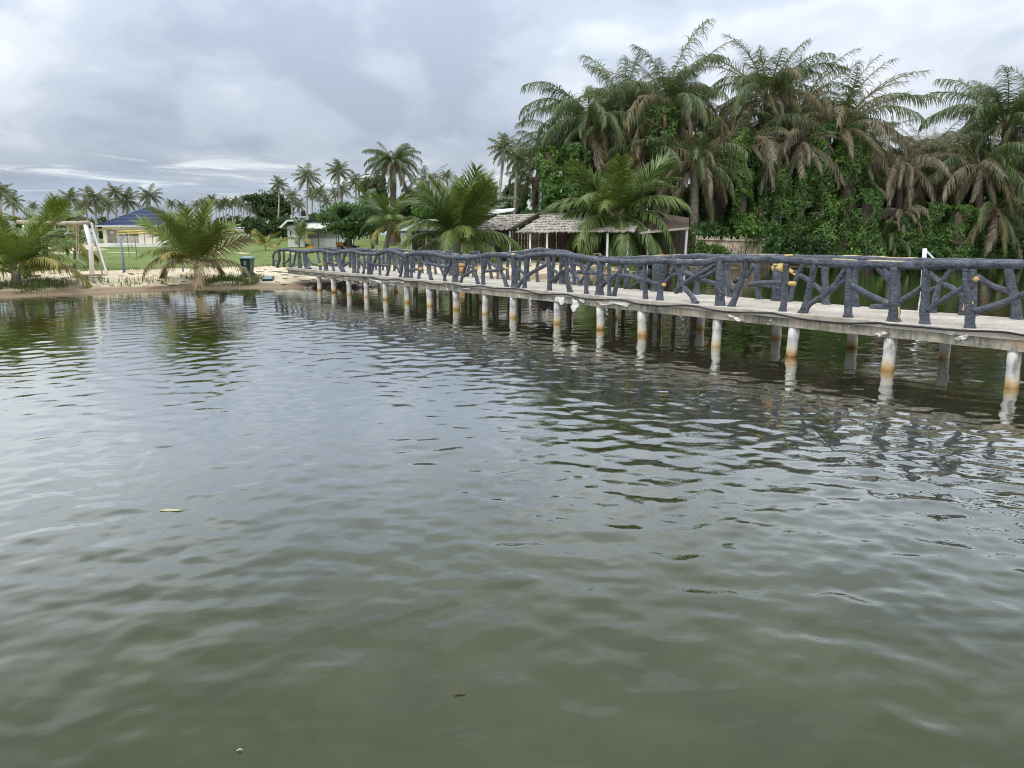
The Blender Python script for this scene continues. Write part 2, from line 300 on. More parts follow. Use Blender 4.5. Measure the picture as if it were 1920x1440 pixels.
# ------------------------------------------------------------------ mesh building
class MB:
    """collects polygons in world metres; build() links them as one mesh object, relative to its parent's origin"""
    def __init__(s): s.v = []; s.f = []; s.mi = []; s.cur = 0
    def add(s, verts, faces):
        o = len(s.v); s.v.extend([tuple(map(float, p)) for p in verts])
        for f in faces: s.f.append(tuple(i + o for i in f)); s.mi.append(s.cur)
        return s
    def box(s, x0, x1, y0, y1, z0, z1, fr=None):
        P = [(x, y, z) for z in (z0, z1) for y in (y0, y1) for x in (x0, x1)]
        if fr is not None: P = [fr(*p) for p in P]
        return s.add(P, [(0, 2, 3, 1), (4, 5, 7, 6), (0, 1, 5, 4), (2, 6, 7, 3), (0, 4, 6, 2), (1, 3, 7, 5)])
    def bar(s, a, b, w, h=None, up=(0, 0, 1)):
        a = Vector(a); b = Vector(b); d = (b - a).normalized(); u = Vector(up)
        if abs(d.dot(u)) > 0.95: u = Vector((0, 1, 0))
        x = d.cross(u).normalized(); y = x.cross(d); h = h or w
        P = [p + x * (w / 2 * i) + y * (h / 2 * j) for p in (a, b) for (i, j) in ((-1, -1), (1, -1), (1, 1), (-1, 1))]
        return s.add(P, [(3, 2, 1, 0), (4, 5, 6, 7)] + [(i, (i + 1) % 4, 4 + (i + 1) % 4, 4 + i) for i in range(4)])
    def tube(s, pts, rad, sides=8, rough=0.0, seed=0.0, cap=True, step=None):
        pts = [np.array(p, float) for p in pts]
        if isinstance(rad, (int, float)): rad = [rad] * len(pts)
        if step and len(pts) > 1:
            P = [2 * pts[0] - pts[1]] + pts + [2 * pts[-1] - pts[-2]]; Q = []; q = []
            for i in range(len(pts) - 1):
                k = max(1, int(np.linalg.norm(pts[i + 1] - pts[i]) / step + 0.5))
                for j in range(k):
                    t = j / k; a, b, c, d = P[i:i + 4]
                    Q.append(0.5 * (2 * b + (c - a) * t + (2 * a - 5 * b + 4 * c - d) * t * t + (3 * b - a - 3 * c + d) * t ** 3)); q.append(rad[i] * (1 - t) + rad[i + 1] * t)
            pts = Q + [pts[-1]]; rad = q + [rad[-1]]
        n = len(pts); V = []; u = None; arc = 0.0
        for i in range(n):
            if i: arc += float(np.linalg.norm(pts[i] - pts[i - 1]))
            t = pts[min(i + 1, n - 1)] - pts[max(i - 1, 0)]; t = t / (np.linalg.norm(t) + 1e-9)
            if u is None:
                u = np.cross(t, (0, 0, 1) if abs(t[2]) < 0.9 else (0, 1, 0))
            u = u - t * (u @ t); u = u / (np.linalg.norm(u) + 1e-9); w = np.cross(t, u)
            for k in range(sides):
                a = 2 * math.pi * k / sides; dr = u * math.cos(a) + w * math.sin(a); r = rad[i]
                if rough:
                    p = pts[i] + dr * r
                    r *= 1 + rough * (0.75 * mnoise.noise(Vector((math.cos(a) * 2.4 + seed, math.sin(a) * 2.4, arc * 2.2 + seed))) + 0.45 * mnoise.noise(Vector((math.cos(a) * 4.5 + seed, math.sin(a) * 4.5 + 9, arc * 6))) + 0.5 * mnoise.noise(Vector((p[0] * 9, p[1] * 9 + seed, p[2] * 9))))
                V.append(pts[i] + dr * r)
        F = [(i * sides + k, i * sides + (k + 1) % sides, (i + 1) * sides + (k + 1) % sides, (i + 1) * sides + k) for i in range(n - 1) for k in range(sides)]
        if cap: F += [tuple(range(sides - 1, -1, -1)), tuple((n - 1) * sides + k for k in range(sides))]
        return s.add(V, F)
    def ball(s, c, r, seg=10, ring=6, rough=0.0, sc=(1, 1, 1)):
        V = []; F = []
        for i in range(ring + 1):
            th = math.pi * i / ring
            for k in range(seg):
                ph = 2 * math.pi * k / seg; d = np.array([math.sin(th) * math.cos(ph), math.sin(th) * math.sin(ph), math.cos(th)])
                q = 1 + (rough * mnoise.noise(Vector((c[0] + d[0] * 1.7, c[1] + d[1] * 1.7, c[2] + d[2] * 1.7))) if rough else 0)
                V.append(np.array(c) + d * r * q * np.array(sc))
        for i in range(ring):
            for k in range(seg): F.append((i * seg + k, (i + 1) * seg + k, (i + 1) * seg + (k + 1) % seg, i * seg + (k + 1) % seg))
        return s.add(V, F)
    def mesh(s, name, mats, origin=(0, 0, 0), smooth=True):
        me = bpy.data.meshes.new(name); o = np.array(origin, float)
        me.from_pydata([tuple(np.array(p) - o) for p in s.v], [], s.f)
        for m in (mats if isinstance(mats, (list, tuple)) else [mats]): me.materials.append(m)
        if any(s.mi): me.polygons.foreach_set("material_index", s.mi)
        if smooth: me.polygons.foreach_set("use_smooth", [True] * len(me.polygons))
        me.update(); return me
    def build(s, name, mats, parent=None, smooth=False, origin=None):
        org = world_of(parent) if parent else (origin if origin is not None else (0, 0, 0))
        return link(name, s.mesh(name, mats, org, smooth), parent, None if parent else org)
WORLD = {}
ORD = 'first second third fourth fifth sixth seventh eighth ninth tenth eleventh twelfth thirteenth fourteenth fifteenth sixteenth seventeenth eighteenth nineteenth twentieth twenty-first twenty-second twenty-third twenty-fourth twenty-fifth twenty-sixth twenty-seventh twenty-eighth'.split()
def world_of(o): return WORLD[o.name]
def link(name, me, parent=None, loc=None, rz=0.0, sc=None):
    """links an object; loc is a world place"""
    o = bpy.data.objects.new(name, me); COL.objects.link(o)
    w = np.array(loc if loc is not None else (world_of(parent) if parent else (0, 0, 0)), float)
    if parent: o.parent = parent; o.location = tuple(w - world_of(parent))
    else: o.location = tuple(w)
    WORLD[o.name] = w
    if rz: o.rotation_euler.z = rz
    if sc is not None: o.scale = (sc, sc, sc) if isinstance(sc, (int, float)) else sc
    return o
def thing(name, label, cat, loc, group=None):
    o = link(name, None, None, loc); o.empty_display_size = 0.2; return tag(o, label, cat, group)
def tag(o, label, cat, group=None):
    o['label'] = label; o['category'] = cat
    if group: o['group'] = group
    return o
def kind(o, k): o['kind'] = k; return o

# ------------------------------------------------------------------ ground, water
SX = np.array([-400, -120, -60, -30, -19.6, -17.7, -15.4, -12.3, -8.8, -7.7, -4.5, -1.7, 3.5, 6.5, 10.6, 14.1, 20, 30.7, 40, 60, 120, 400.0])
SY = np.array([10, 22, 26, 28.3, 29.9, 31.8, 33.8, 35.0, 35.4, 35.3, 38.0, 41.0, 45, 47.4, 53, 55.6, 58.8, 60.2, 60.6, 61, 58, 40.0])
def shore(x): return np.interp(x, SX, SY)
def zg(x, y, rough=True):
    x = np.asarray(x, float); y = np.asarray(y, float)
    d = (y - shore(x)) * 0.9
    up = 0.10 * np.clip(d / 0.9, 0, 1) + 0.30 * (1 / (1 + np.exp(-(d - 1.8) / 0.45)) - 1 / (1 + math.exp(4))) + 0.26 * (1 - np.exp(-np.clip(d - 2, 0, None) / 4.0))
    z = np.where(d < 0, np.maximum(-1.6, 0.22 * d), up)
    z = z + np.clip(y - 45, 0, None) * 0.0086 * np.clip(d / 6, 0, 1) * np.where(y > 220, 220 / np.maximum(y, 1), 1)
    if rough: z = z + np.clip(d, 0, 3) / 3 * (0.035 * np.sin(x * 1.3 + 0.7 * np.sin(y * 0.9)) * np.sin(y * 1.1 + 1) + 0.02 * np.sin(x * 3.1 + y * 1.7))
    return z
def gz(x, y): return float(zg(x, y))
def gp(px, py):
    """the place on the terrain seen at a photograph pixel"""
    z = 0.4
    for _ in range(25):
        p = at_z(px, py, min(z, 2.2)); z = 0.5 * z + 0.5 * gz(p[0], p[1])
    return np.array([p[0], p[1], gz(p[0], p[1])])
def gpy(px, Y):
    p = at_y(px, 440, Y); return np.array([p[0], Y, gz(p[0], Y)])
def axis(*segs):
    a = [segs[0][0]]
    for (s, e, st) in segs: a += list(np.arange(s + st, e + st * 0.5, st))
    return np.array(a)
def sheet(name, xs, ys, fz, m, cond=None, dz=0.0):
    X, Y = np.meshgrid(xs, ys); Z = fz(X, Y) + dz; nx = len(xs); ny = len(ys)
    V = np.stack([X, Y, Z], -1).reshape(-1, 3)
    F = []; mi = []
    cx = (X[:-1, :-1] + X[1:, 1:]) / 2; cy = (Y[:-1, :-1] + Y[1:, 1:]) / 2
    keep = cond(cx, cy) if cond is not None else np.ones_like(cx, bool)
    for j in range(ny - 1):
        for i in range(nx - 1):
            if keep[j, i]: k = j * nx + i; F.append((k, k + 1, k + nx + 1, k + nx))
    me = bpy.data.meshes.new(name); me.from_pydata(V.tolist(), [], F); me.materials.append(m)
    me.polygons.foreach_set("use_smooth", [True] * len(F)); me.update()
    return kind(link(name, me), 'structure')
GX = axis((-2500, -400, 700), (-400, -60, 34), (-60, -30, 2), (-30, 46, 0.5), (46, 80, 2), (80, 400, 32), (400, 2500, 700))
GY = axis((6, 24, 3), (24, 66, 0.4), (66, 130, 2), (130, 400, 15), (400, 4000, 900))
sheet("beach", GX, GY, zg, M_SAND)
def lawn_edge(x): return shore(x) + np.interp(x, [-30, -19, -12, -6, 0, 6, 12, 16, 30], [9, 11.0, 9.8, 10.5, 10.0, 12.0, 4, 2.0, 1.0]) + 0.35 * np.sin(x * 2.1) + 0.25 * np.sin(x * 5.3)
LX = axis((-400, -60, 34), (-60, -30, 2), (-30, 7, 0.35), (7, 12, 0.5))
LY = axis((24, 70, 0.35), (70, 130, 2), (130, 400, 15), (400, 1000, 300))
sheet("lawn", LX, LY, zg, M_LAWN, lambda x, y: (y > lawn_edge(x)) & ~((x < -38 - (y - 70) * 0.42) & (y > 66) & (y < 110)), 0.012)
SX2 = axis((9, 46, 0.5), (46, 80, 2), (80, 400, 32))
sheet("forest_floor", SX2, axis((48, 66, 0.4), (66, 130, 2), (130, 400, 15)), zg, M_SOIL, lambda x, y: (y > shore(x) + 0.7 + 0.4 * np.sin(x * 1.9)) & (x > 10.5 + 0.4 * np.sin(y)), 0.01)
def water():
    """lagoon surface: real wind ripples (many crossing wave trains), finely meshed around the jetties and coarser far out"""
    g = np.random.default_rng(12); n = 190
    lam = np.exp(g.uniform(math.log(0.11), math.log(0.95), n)); th = R(78) + g.normal(0, 0.95, n); ph = g.uniform(0, 2 * math.pi, n); slope = WAVE_SLOPE * math.sqrt(2 / n) * np.where(lam > 0.6, 0.6, np.where(lam < 0.2, 0.9, 1.15))
    def ax(stops):
        a = [stops[0][0]]
        for (e, d0, d1) in stops[1:]:
            st = a[-1]; L = e - st; m = max(1, int(abs(L) / ((d0 + d1) / 2))); u = np.linspace(0, 1, m + 1)[1:]; q = d1 / d0; w_ = u if abs(q - 1) < .01 else (q ** u - 1) / (q - 1); a += list(st + L * w_)
        return np.array(a)
    xs = ax([(0,), (5, .036, .036), (22, .04, .18), (45, .22, .6), (130, .6, 12), (900, 12, 200)]); xs = np.concatenate([-xs[:0:-1], xs])
    ys = np.concatenate([np.arange(-300, 0, 60.0), ax([(0,), (2.4, .3, .035), (7, .03, .04), (22, .04, .13), (46, .15, .3), (64, .3, .5), (75, .5, 2)])])
    X, Y = np.meshgrid(xs, ys); sx = np.gradient(xs)[None, :]; sy = np.gradient(ys)[:, None]; Z = np.zeros_like(X); st_ = np.maximum(sx * np.ones_like(Y), sy)
    gust = 0.5 + 0.5 * np.sin(X * .23 + 1.3 * np.sin(Y * .17 + 1)) * np.sin(Y * .29 + 1.1 * np.sin(X * .15)); gust = 0.62 + 0.55 * gust
    for i in range(n):
        k = 2 * math.pi / lam[i]; fade = np.clip((lam[i] / st_ - 2.0) / 1.5, 0, 1)
        Z += (slope[i] / k) * fade * np.sin(k * (X * math.cos(th[i]) + Y * math.sin(th[i])) + ph[i] + 1.1 * np.sin(X * .83 + 0.5 * Y + i * 1.7) + 1.1 * np.sin(Y * .97 - 0.4 * X + 2.3 * i))
    Z *= gust; ny, nx = X.shape; V = np.stack([X, Y, Z], -1).reshape(-1, 3).astype(np.float32)
    k = (np.arange(ny - 1)[:, None] * nx + np.arange(nx - 1)[None, :]).ravel(); F = np.stack([k, k + 1, k + nx + 1, k + nx], 1).ravel().astype(np.int32); m = len(k)
    me = bpy.data.meshes.new("water"); me.vertices.add(len(V)); me.vertices.foreach_set("co", V.ravel()); me.loops.add(4 * m); me.loops.foreach_set("vertex_index", F)
    me.polygons.add(m); me.polygons.foreach_set("loop_start", np.arange(0, 4 * m, 4, dtype=np.int32)); me.polygons.foreach_set("loop_total", np.full(m, 4, np.int32)); me.polygons.foreach_set("use_smooth", np.ones(m, bool)); me.materials.append(M_WATER); me.update(calc_edges=True)
    return kind(link("water", me), 'structure')
WAVE_SLOPE = 0.056
water()

# ------------------------------------------------------------------ footbridge
DECK_Z = 0.885
REG = {1: (500, 440, 8.727), 2: (680, 440, 8.0), 3: (860, 440, 8.0), 4: (1040, 440, 7.2), 5: (1220, 440, 5.762), 6: (1440, 440, 5.142), 7: (1660, 440, 4.5)}
def zp(rg, x, y): a, b, c = REG[rg]; return (a + x / c, b + y / c)
bridge = thing("footbridge", "long concrete footbridge on white piles with slate blue branch-style railings", "footbridge", brw(3, -1.1, 0))
S0, S1 = -16.0, 20.6
def deck_mesh():
    m = MB(); ss = np.arange(S0, S1 + 0.01, 0.15); prof = [(0.14, DECK_Z - 0.11), (0.15, DECK_Z - 0.012), (0.128, DECK_Z), (-2.31, DECK_Z), (-2.33, DECK_Z - 0.012), (-2.32, DECK_Z - 0.11)]
    V = []; k = len(prof)
    for s in ss:
        e = 0.018 * mnoise.noise(Vector((s * 2.3, 0, 0))) + 0.012 * mnoise.noise(Vector((s * 7, 3, 0)))
        for i, (n, z) in enumerate(prof):
            V.append(brw(s, n + (e if n > 0 else -e), z + 0.008 * mnoise.noise(Vector((s * 1.6, i * 2.0, 5)))))
    F = [(a * k + i, a * k + (i + 1) % k, (a + 1) * k + (i + 1) % k, (a + 1) * k + i) for a in range(len(ss) - 1) for i in range(k)]
    F += [tuple(range(k - 1, -1, -1)), tuple((len(ss) - 1) * k + i for i in range(k))]
    return m.add(V, F)
deck_mesh().build("deck", M_DECK, bridge)
for n0, n1 in ((-0.16, 0.10), (-2.28, -2.04)):
    m = MB(); ss = np.arange(S0, S1 + 0.01, 0.12); V = []
    for s in ss:
        for i, (n, z) in enumerate(((n1, 0.598), (n1, 0.69), (n1, DECK_Z - 0.113), (n0, DECK_Z - 0.113), (n0, 0.6))):
            a = mnoise.noise(Vector((s * 3.1, i * 4.0, n0 * 9))); V.append(brw(s, n + 0.016 * a, z + (0.014 * a if i in (0, 4) else 0)))
    F = [(a * 5 + i, a * 5 + (i + 1) % 5, (a + 1) * 5 + (i + 1) % 5, (a + 1) * 5 + i) for a in range(len(ss) - 1) for i in range(5)]
    F += [(4, 3, 2, 1, 0), tuple((len(ss) - 1) * 5 + i for i in range(5))]
    m.add(V, F).build("edge_beam", M_FASCIA, bridge)
PILE_S = [-14.2, -12.2, -10.21, -8.22, -6.27, -4.38, -2.13, -0.67, 1.02, 3.02, 4.46, 6.15, 7.83, 9.4, 11.0, 12.6, 14.2, 15.7, 17.2]
for i, s in enumerate(PILE_S):
    for n in (-0.02, -2.2):
        m = MB(); rr = 0.105 + 0.006 * math.sin(i * 2.3 + n); p = brw(s, n, 0); g = min(-0.7, gz(p[0], p[1]) - 0.3) if gz(p[0], p[1]) < 0 else gz(p[0], p[1]) - 0.4
        ln = 0.05 * math.sin(i * 5.1 + n)
        zs = [g, 0.0, 0.2, 0.35, 0.36, 0.61]
        m.tube([brw(s + ln * (0.6 - z), n, z) for z in zs], [rr * 1.03, rr * 1.03, rr, rr * 0.985, rr * 1.03, rr * 1.02], 20)
        m.build("pile", M_PILE, bridge, True)
    m = MB(); fr = lambda a, b, c: brw(a, b, c); m.box(s - 0.10, s + 0.10, -2.04, -0.16, 0.615, DECK_Z - 0.115, fr)
    m.build("cross_beam", M_FASCIA, bridge)

def railing(n, posts, rails, tips, seed):
    r = link("railing", None, bridge, brw(3, n, DECK_Z)); r.empty_display_size = 0.1
    for k, (rg, pts, rad, *nm) in enumerate(posts):
        W = [on_br(*zp(rg, *p), n) if rg else np.array(p) for p in pts]
        base = W[0][2] < DECK_Z + 0.10 and rad > 0
        rads = [rad * (1.0 - 0.08 * i / max(1, len(W) - 1)) for i in range(len(W))]
        if base:                                              # rooted feet flare where they meet the slab
            W[0][2] = DECK_Z - 0.01; d = (W[1] - W[0]); L = np.linalg.norm(d)
            W = [W[0], W[0] + d * min(0.35, 0.07 / L)] + W[1:]; rads = [rad * 1.45, rad * 1.08] + rads[1:]
        m = MB(); m.tube(W, [q * 0.95 for q in rads], 16, 0.25, seed + k * 3.7, True, 0.045)
        m.build(nm[0] if nm else ("post" if base else "branch"), M_RAIL, r, True)
    for k, W in enumerate(rails):
        m = MB(); m.tube(W, [0.073 + 0.007 * math.sin(i * 1.7 + k) for i in range(len(W))], 18, 0.26, seed + 50 + k, True, 0.045)
        m.build("handrail", M_RAIL, r, True)
    for (rg, pts, rad) in tips:
        W = [on_br(*zp(rg, *p), n + 0.012) if rg else np.array(p) for p in pts]
        m = MB(); m.tube(W, rad * (.85 if rad < .07 else 1), 10, 0.35, seed + W[0][0], True, 0.03); m.build("bare_cream_strip" if rad < .025 else "bare_ochre_patch", M_RIDGE if rad < .025 else M_YEL, r, True)
    return r

near_posts = [
 (7, [(715, 770), (715, 640), (690, 450), (682, 285)], .074), (7, [(720, 450), (772, 368)], .05), (7, [(735, 650), (950, 590), (1170, 500), (1330, 420)], .055),
 (7, [(350, 640), (520, 530), (670, 440)], .05), (7, [(330, 735), (330, 600), (340, 420), (342, 285)], .074), (7, [(90, 575), (210, 510), (325, 430)], .05),
 (7, [(72, 735), (80, 600), (80, 400), (85, 270)], .10), (6, [(1190, 480), (1130, 400), (1060, 320)], .05), (6, [(790, 480), (950, 570), (1180, 670)], .06),
 (6, [(770, 790), (775, 700), (778, 500), (790, 285)], .074), (6, [(345, 725), (400, 670), (530, 590), (640, 490), (765, 300)], .06), (6, [(600, 555), (690, 470), (765, 415)], .042),
 (6, [(330, 745), (370, 650), (410, 480), (455, 285)], .07), (6, [(140, 728), (155, 650), (160, 480), (180, 280)], .07), (6, [(-190, 482), (0, 462), (140, 460), (215, 473)], .052),
 (5, [(870, 762), (930, 640), (990, 480), (1045, 290)], .066), (5, [(1000, 490), (930, 485), (905, 520)], .05), (5, [(950, 560), (900, 600), (870, 580)], .04),
 (5, [(750, 757), (752, 500), (755, 280)], .108), (5, [(265, 620), (340, 540), (480, 460), (710, 310)], .06), (5, [(520, 470), (640, 420), (740, 350)], .045),
 (5, [(490, 735), (440, 660), (350, 540), (270, 310)], .062),
 (4, [(1228, 862), (1220, 640), (1215, 410)], .062), (4, [(1420, 878), (1435, 720), (1460, 500), (1480, 400)], .074), (4, [(860, 545), (1050, 570), (1240, 625), (1460, 680)], .055),
 (4, [(740, 828), (735, 600), (730, 400)], .052), (4, [(795, 832), (845, 650), (880, 540), (892, 390)], .056), (4, [(620, 705), (720, 620), (870, 510)], .055),
 (4, [(605, 818), (610, 600), (612, 360)], .102), (4, [(600, 525), (440, 505), (310, 500)], .058), (4, [(430, 792), (415, 550), (380, 480), (315, 330)], .058), (4, [(430, 490), (515, 350)], .045),
 (3, [(1675, 855), (1625, 640), (1600, 330)], .07), (3, [(1370, 700), (1470, 630), (1590, 515)], .055), (3, [(1362, 832), (1362, 600), (1345, 330)], .07),
 (3, [(870, 775), (1000, 640), (1150, 540), (1350, 435)], .058), (3, [(985, 808), (1000, 650), (1030, 480), (1040, 350)], .064), (3, [(840, 790), (838, 560), (830, 320)], .098),
 (3, [(720, 778), (680, 640), (640, 560), (620, 340)], .062), (3, [(370, 550), (520, 540), (640, 520), (710, 505)], .05), (3, [(370, 745), (365, 560), (345, 340)], .06), (3, [(370, 560), (410, 460), (415, 340)], .045),
 (3, [(290, 748), (260, 600), (220, 350)], .06), (3, [(50, 640), (140, 580), (265, 505)], .05), (3, [(30, 715), (60, 610), (100, 480), (145, 360)], .05),
 (2, [(1392, 722), (1390, 500), (1380, 330)], .098), (2, [(1235, 695), (1225, 620), (1160, 470), (1100, 330)], .055), (2, [(1235, 625), (1300, 480), (1335, 350)], .05), (2, [(970, 425), (1100, 460), (1270, 490)], .05),
 (2, [(1030, 683), (1000, 550), (960, 400), (945, 300)], .06), (2, [(840, 682), (850, 560), (850, 310)], .058), (2, [(715, 535), (800, 520), (860, 512)], .05), (2, [(730, 660), (730, 560), (742, 310)], .055),
 (2, [(660, 648), (657, 480), (650, 310)], .098), (2, [(558, 645), (580, 560), (600, 400), (600, 310)], .05), (2, [(560, 560), (480, 420), (430, 290)], .06), (2, [(362, 635), (390, 520), (420, 300)], .05),
 (2, [(30, 395), (180, 440), (280, 460), (410, 465)], .05), (2, [(260, 620), (255, 480), (250, 280)], .05), (2, [(100, 612), (100, 450), (95, 300)], .09), (2, [(125, 610), (160, 470), (215, 300)], .055),
 (1, [(1440, 655), (1430, 450), (1420, 285)], .09), (1, [(1500, 655), (1500, 450), (1500, 310)], .05), (1, [(1580, 660), (1590, 560), (1540, 450), (1475, 360)], .05),
 (1, [(1270, 645), (1230, 480), (1295, 310)], .055), (1, [(1240, 600), (1190, 520), (1120, 310)], .05), (1, [(1250, 500), (1370, 445)], .05),
 (1, [(972, 622), (960, 450), (940, 285)], .09), (1, [(1102, 628), (1080, 500), (1060, 320)], .055), (1, [(980, 465), (1130, 465)], .05),
 (1, [(885, 612), (870, 480), (830, 300)], .055), (1, [(670, 370), (740, 470), (870, 488)], .05), (1, [(708, 600), (670, 480), (640, 300)], .075), (1, [(645, 585), (620, 450), (600, 300)], .05),
 (1, [(550, 578), (540, 430), (530, 270)], .09), (1, [(378, 565), (440, 480), (480, 290)], .05), (1, [(385, 555), (388, 260)], .045), (1, [(265, 475), (340, 440), (385, 370)], .045),
 (1, [(290, 548), (280, 260)], .05), (1, [(180, 560), (210, 400), (200, 255)], .072), (1, [(122, 592), (112, 430), (110, 340), (150, 280), (220, 248)], .055), (1, [(105, 418), (200, 430)], .045)]
near_rail_px = [zp(1, x, y) for x, y in ((200, 250), (350, 245), (450, 265), (550, 268), (650, 282), (860, 265), (950, 278), (1100, 305), (1250, 277), (1420, 277), (1560, 312))] + \
 [zp(2, x, y) for x, y in ((150, 290), (240, 280), (320, 258), (400, 240), (500, 265), (600, 305), (680, 300), (780, 282), (950, 280), (1060, 292), (1150, 310), (1300, 345))] + \
 [zp(3, x, y) for x, y in ((0, 345), (130, 347), (300, 335), (420, 305), (600, 305), (780, 315), (950, 335), (1080, 315), (1200, 300), (1380, 292), (1560, 305))] + \
 [zp(4, x, y) for x, y in ((290, 295), (430, 320), (560, 345), (700, 350), (900, 368), (1200, 370), (1400, 350))] + \
 [zp(5, x, y) for x, y in ((170, 290), (400, 300), (580, 298), (760, 270), (1100, 270), (1300, 258))] + \
 [zp(6, x, y) for x, y in ((50, 240), (240, 245), (450, 262), (800, 285), (1100, 290))] + [zp(7, x, y) for x, y in ((100, 260), (340, 258), (640, 248), (900, 250), (1170, 255), (1500, 262), (1950, 275))]
near_rail = [on_br(x, y, -0.02) for x, y in near_rail_px] + [brw(s_, -0.02, 1.86 + .02 * math.sin(s_ * 2)) for s_ in (-11.6, -13, -14.5, -15.9)]
for s_ in (-11.6, -13.5, -15.4):                                    # the railing carries on past the photo's edge
    near_posts += [(0, [brw(s_, -.02, DECK_Z), brw(s_, -.02, 1.84)], .1), (0, [brw(s_ + .9, -.02, DECK_Z), brw(s_ + .8, -.02, 1.3), brw(s_ + .95, -.02, 1.84)], .065), (0, [brw(s_ + .85, -.02, 1.15), brw(s_ + .4, -.02, 1.45), brw(s_, -.02, 1.7)], .052)]
near_tips = [(7, [(752, 388), (778, 362)], .052), (7, [(712, 430), (712, 520), (735, 590)], .028), (7, [(108, 610), (105, 712)], .034), (6, [(205, 473), (262, 474)], .052), (6, [(165, 205), (235, 200)], .03),
 (4, [(1462, 678), (1492, 680)], .052), (3, [(1575, 515), (1605, 505)], .06), (3, [(255, 508), (275, 500)], .055), (3, [(700, 507), (725, 503)], .045), (2, [(845, 514), (878, 512)], .055), (1, [(1110, 465), (1140, 465)], .05), (1, [(855, 487), (885, 487)], .05),
 (3, [(805, 305), (835, 300)], .05), (2, [(630, 280), (675, 275)], .05), (4, [(900, 342), (1060, 347), (1200, 350)], .016), (5, [(290, 272), (540, 270), (700, 262)], .016), (6, [(620, 236), (760, 240), (860, 247)], .014), (6, [(960, 248), (1330, 262)], .014)]
railing(-0.02, near_posts, [near_rail[:len(near_rail) // 2 + 1], near_rail[len(near_rail) // 2:]], near_tips, 1.0)

far_posts = [
 (7, [(1110, 692), (1100, 560), (1060, 430), (1040, 290)], .085), (7, [(770, 355), (900, 430), (1080, 490)], .06), (7, [(350, 310), (450, 390), (560, 450), (650, 520)], .06), (7, [(650, 658), (655, 500), (650, 430)], .06),
 (7, [(738, 650), (740, 450), (740, 280)], .08), (7, [(405, 620), (450, 450), (570, 280)], .066), (7, [(350, 475), (440, 445)], .05),
 (6, [(850, 684), (830, 540), (845, 310)], .075), (6, [(840, 350), (900, 310)], .055), (6, [(560, 655), (555, 480), (545, 280)], .075), (6, [(250, 360), (420, 460), (560, 580)], .06), (6, [(205, 625), (250, 480), (340, 280)], .064), (6, [(92, 618), (100, 290)], .135), (6, [(1070, 695), (1070, 670)], .16),
 (6, [(1160, 690), (1180, 560), (1170, 420), (1090, 320)], .07),
 (5, [(1165, 675), (1150, 530), (1140, 320)], .07), (5, [(1030, 460), (1115, 330)], .05), (5, [(1110, 520), (1320, 565)], .06), (5, [(862, 645), (840, 500), (820, 300)], .066), (5, [(870, 610), (940, 540)], .05),
 (5, [(310, 380), (380, 410), (470, 450), (600, 500), (720, 530)], .06), (5, [(500, 628), (505, 540), (500, 460), (560, 330)], .066), (5, [(300, 605), (310, 500), (370, 330)], .066), (5, [(150, 520), (230, 440), (350, 410)], .05), (5, [(215, 430), (250, 310)], .06),
 (4, [(1365, 735), (1380, 400)], .125), (4, [(970, 704), (968, 400)], .072), (4, [(1000, 695), (1130, 640), (1280, 600)], .05), (4, [(1185, 730), (1170, 600), (1130, 460), (1170, 390)], .07), (4, [(345, 655), (330, 620), (260, 500), (195, 320)], .06), (4, [(350, 640), (410, 550)], .05), (4, [(-20, 640), (60, 560), (140, 480)], .07), (4, [(165, 660), (160, 320)], .075)]
fr_ = random.Random(11)
def bp(s, z): return brw(s, -2.15, z)
sv = 1.6
while sv < 20.2:                                                     # the rest of the far railing follows the same habit of growth
    far_posts.append((0, [bp(sv, DECK_Z), bp(sv + 0.02, 1.3), bp(sv, 1.8)], .095))
    k = fr_.uniform(1.5, 2.0)
    a = sv + 0.3 * k; b_ = sv + 0.68 * k; lean = fr_.uniform(-0.25, 0.25)
    far_posts.append((0, [bp(a, DECK_Z), bp(a + lean * 0.5, 1.3), bp(a + lean, 1.8)], .058))
    far_posts.append((0, [bp(b_, DECK_Z), bp(b_ - lean * 0.3, 1.35), bp(b_ + lean, 1.8)], .055))
    z0 = fr_.uniform(1.05, 1.25); far_posts.append((0, [bp(sv + 0.05, z0), bp((sv + b_) / 2, (z0 + 1.5) / 2 + 0.05), bp(b_, fr_.uniform(1.4, 1.7))], .052))
    if fr_.random() < 0.6: far_posts.append((0, [bp(b_, 1.2), bp(sv + k * 0.85, 1.4), bp(sv + k, 1.75)], .05))
    sv += k
sv = -10.6
while sv > -16:
    far_posts.append((0, [bp(sv, DECK_Z), bp(sv, 1.8)], .09)); far_posts.append((0, [bp(sv - 0.1, 1.1), bp(sv - 1.0, 1.5), bp(sv - 1.7, 1.75)], .055)); far_posts.append((0, [bp(sv - 0.9, DECK_Z), bp(sv - 0.8, 1.8)], .06)); sv -= 1.8
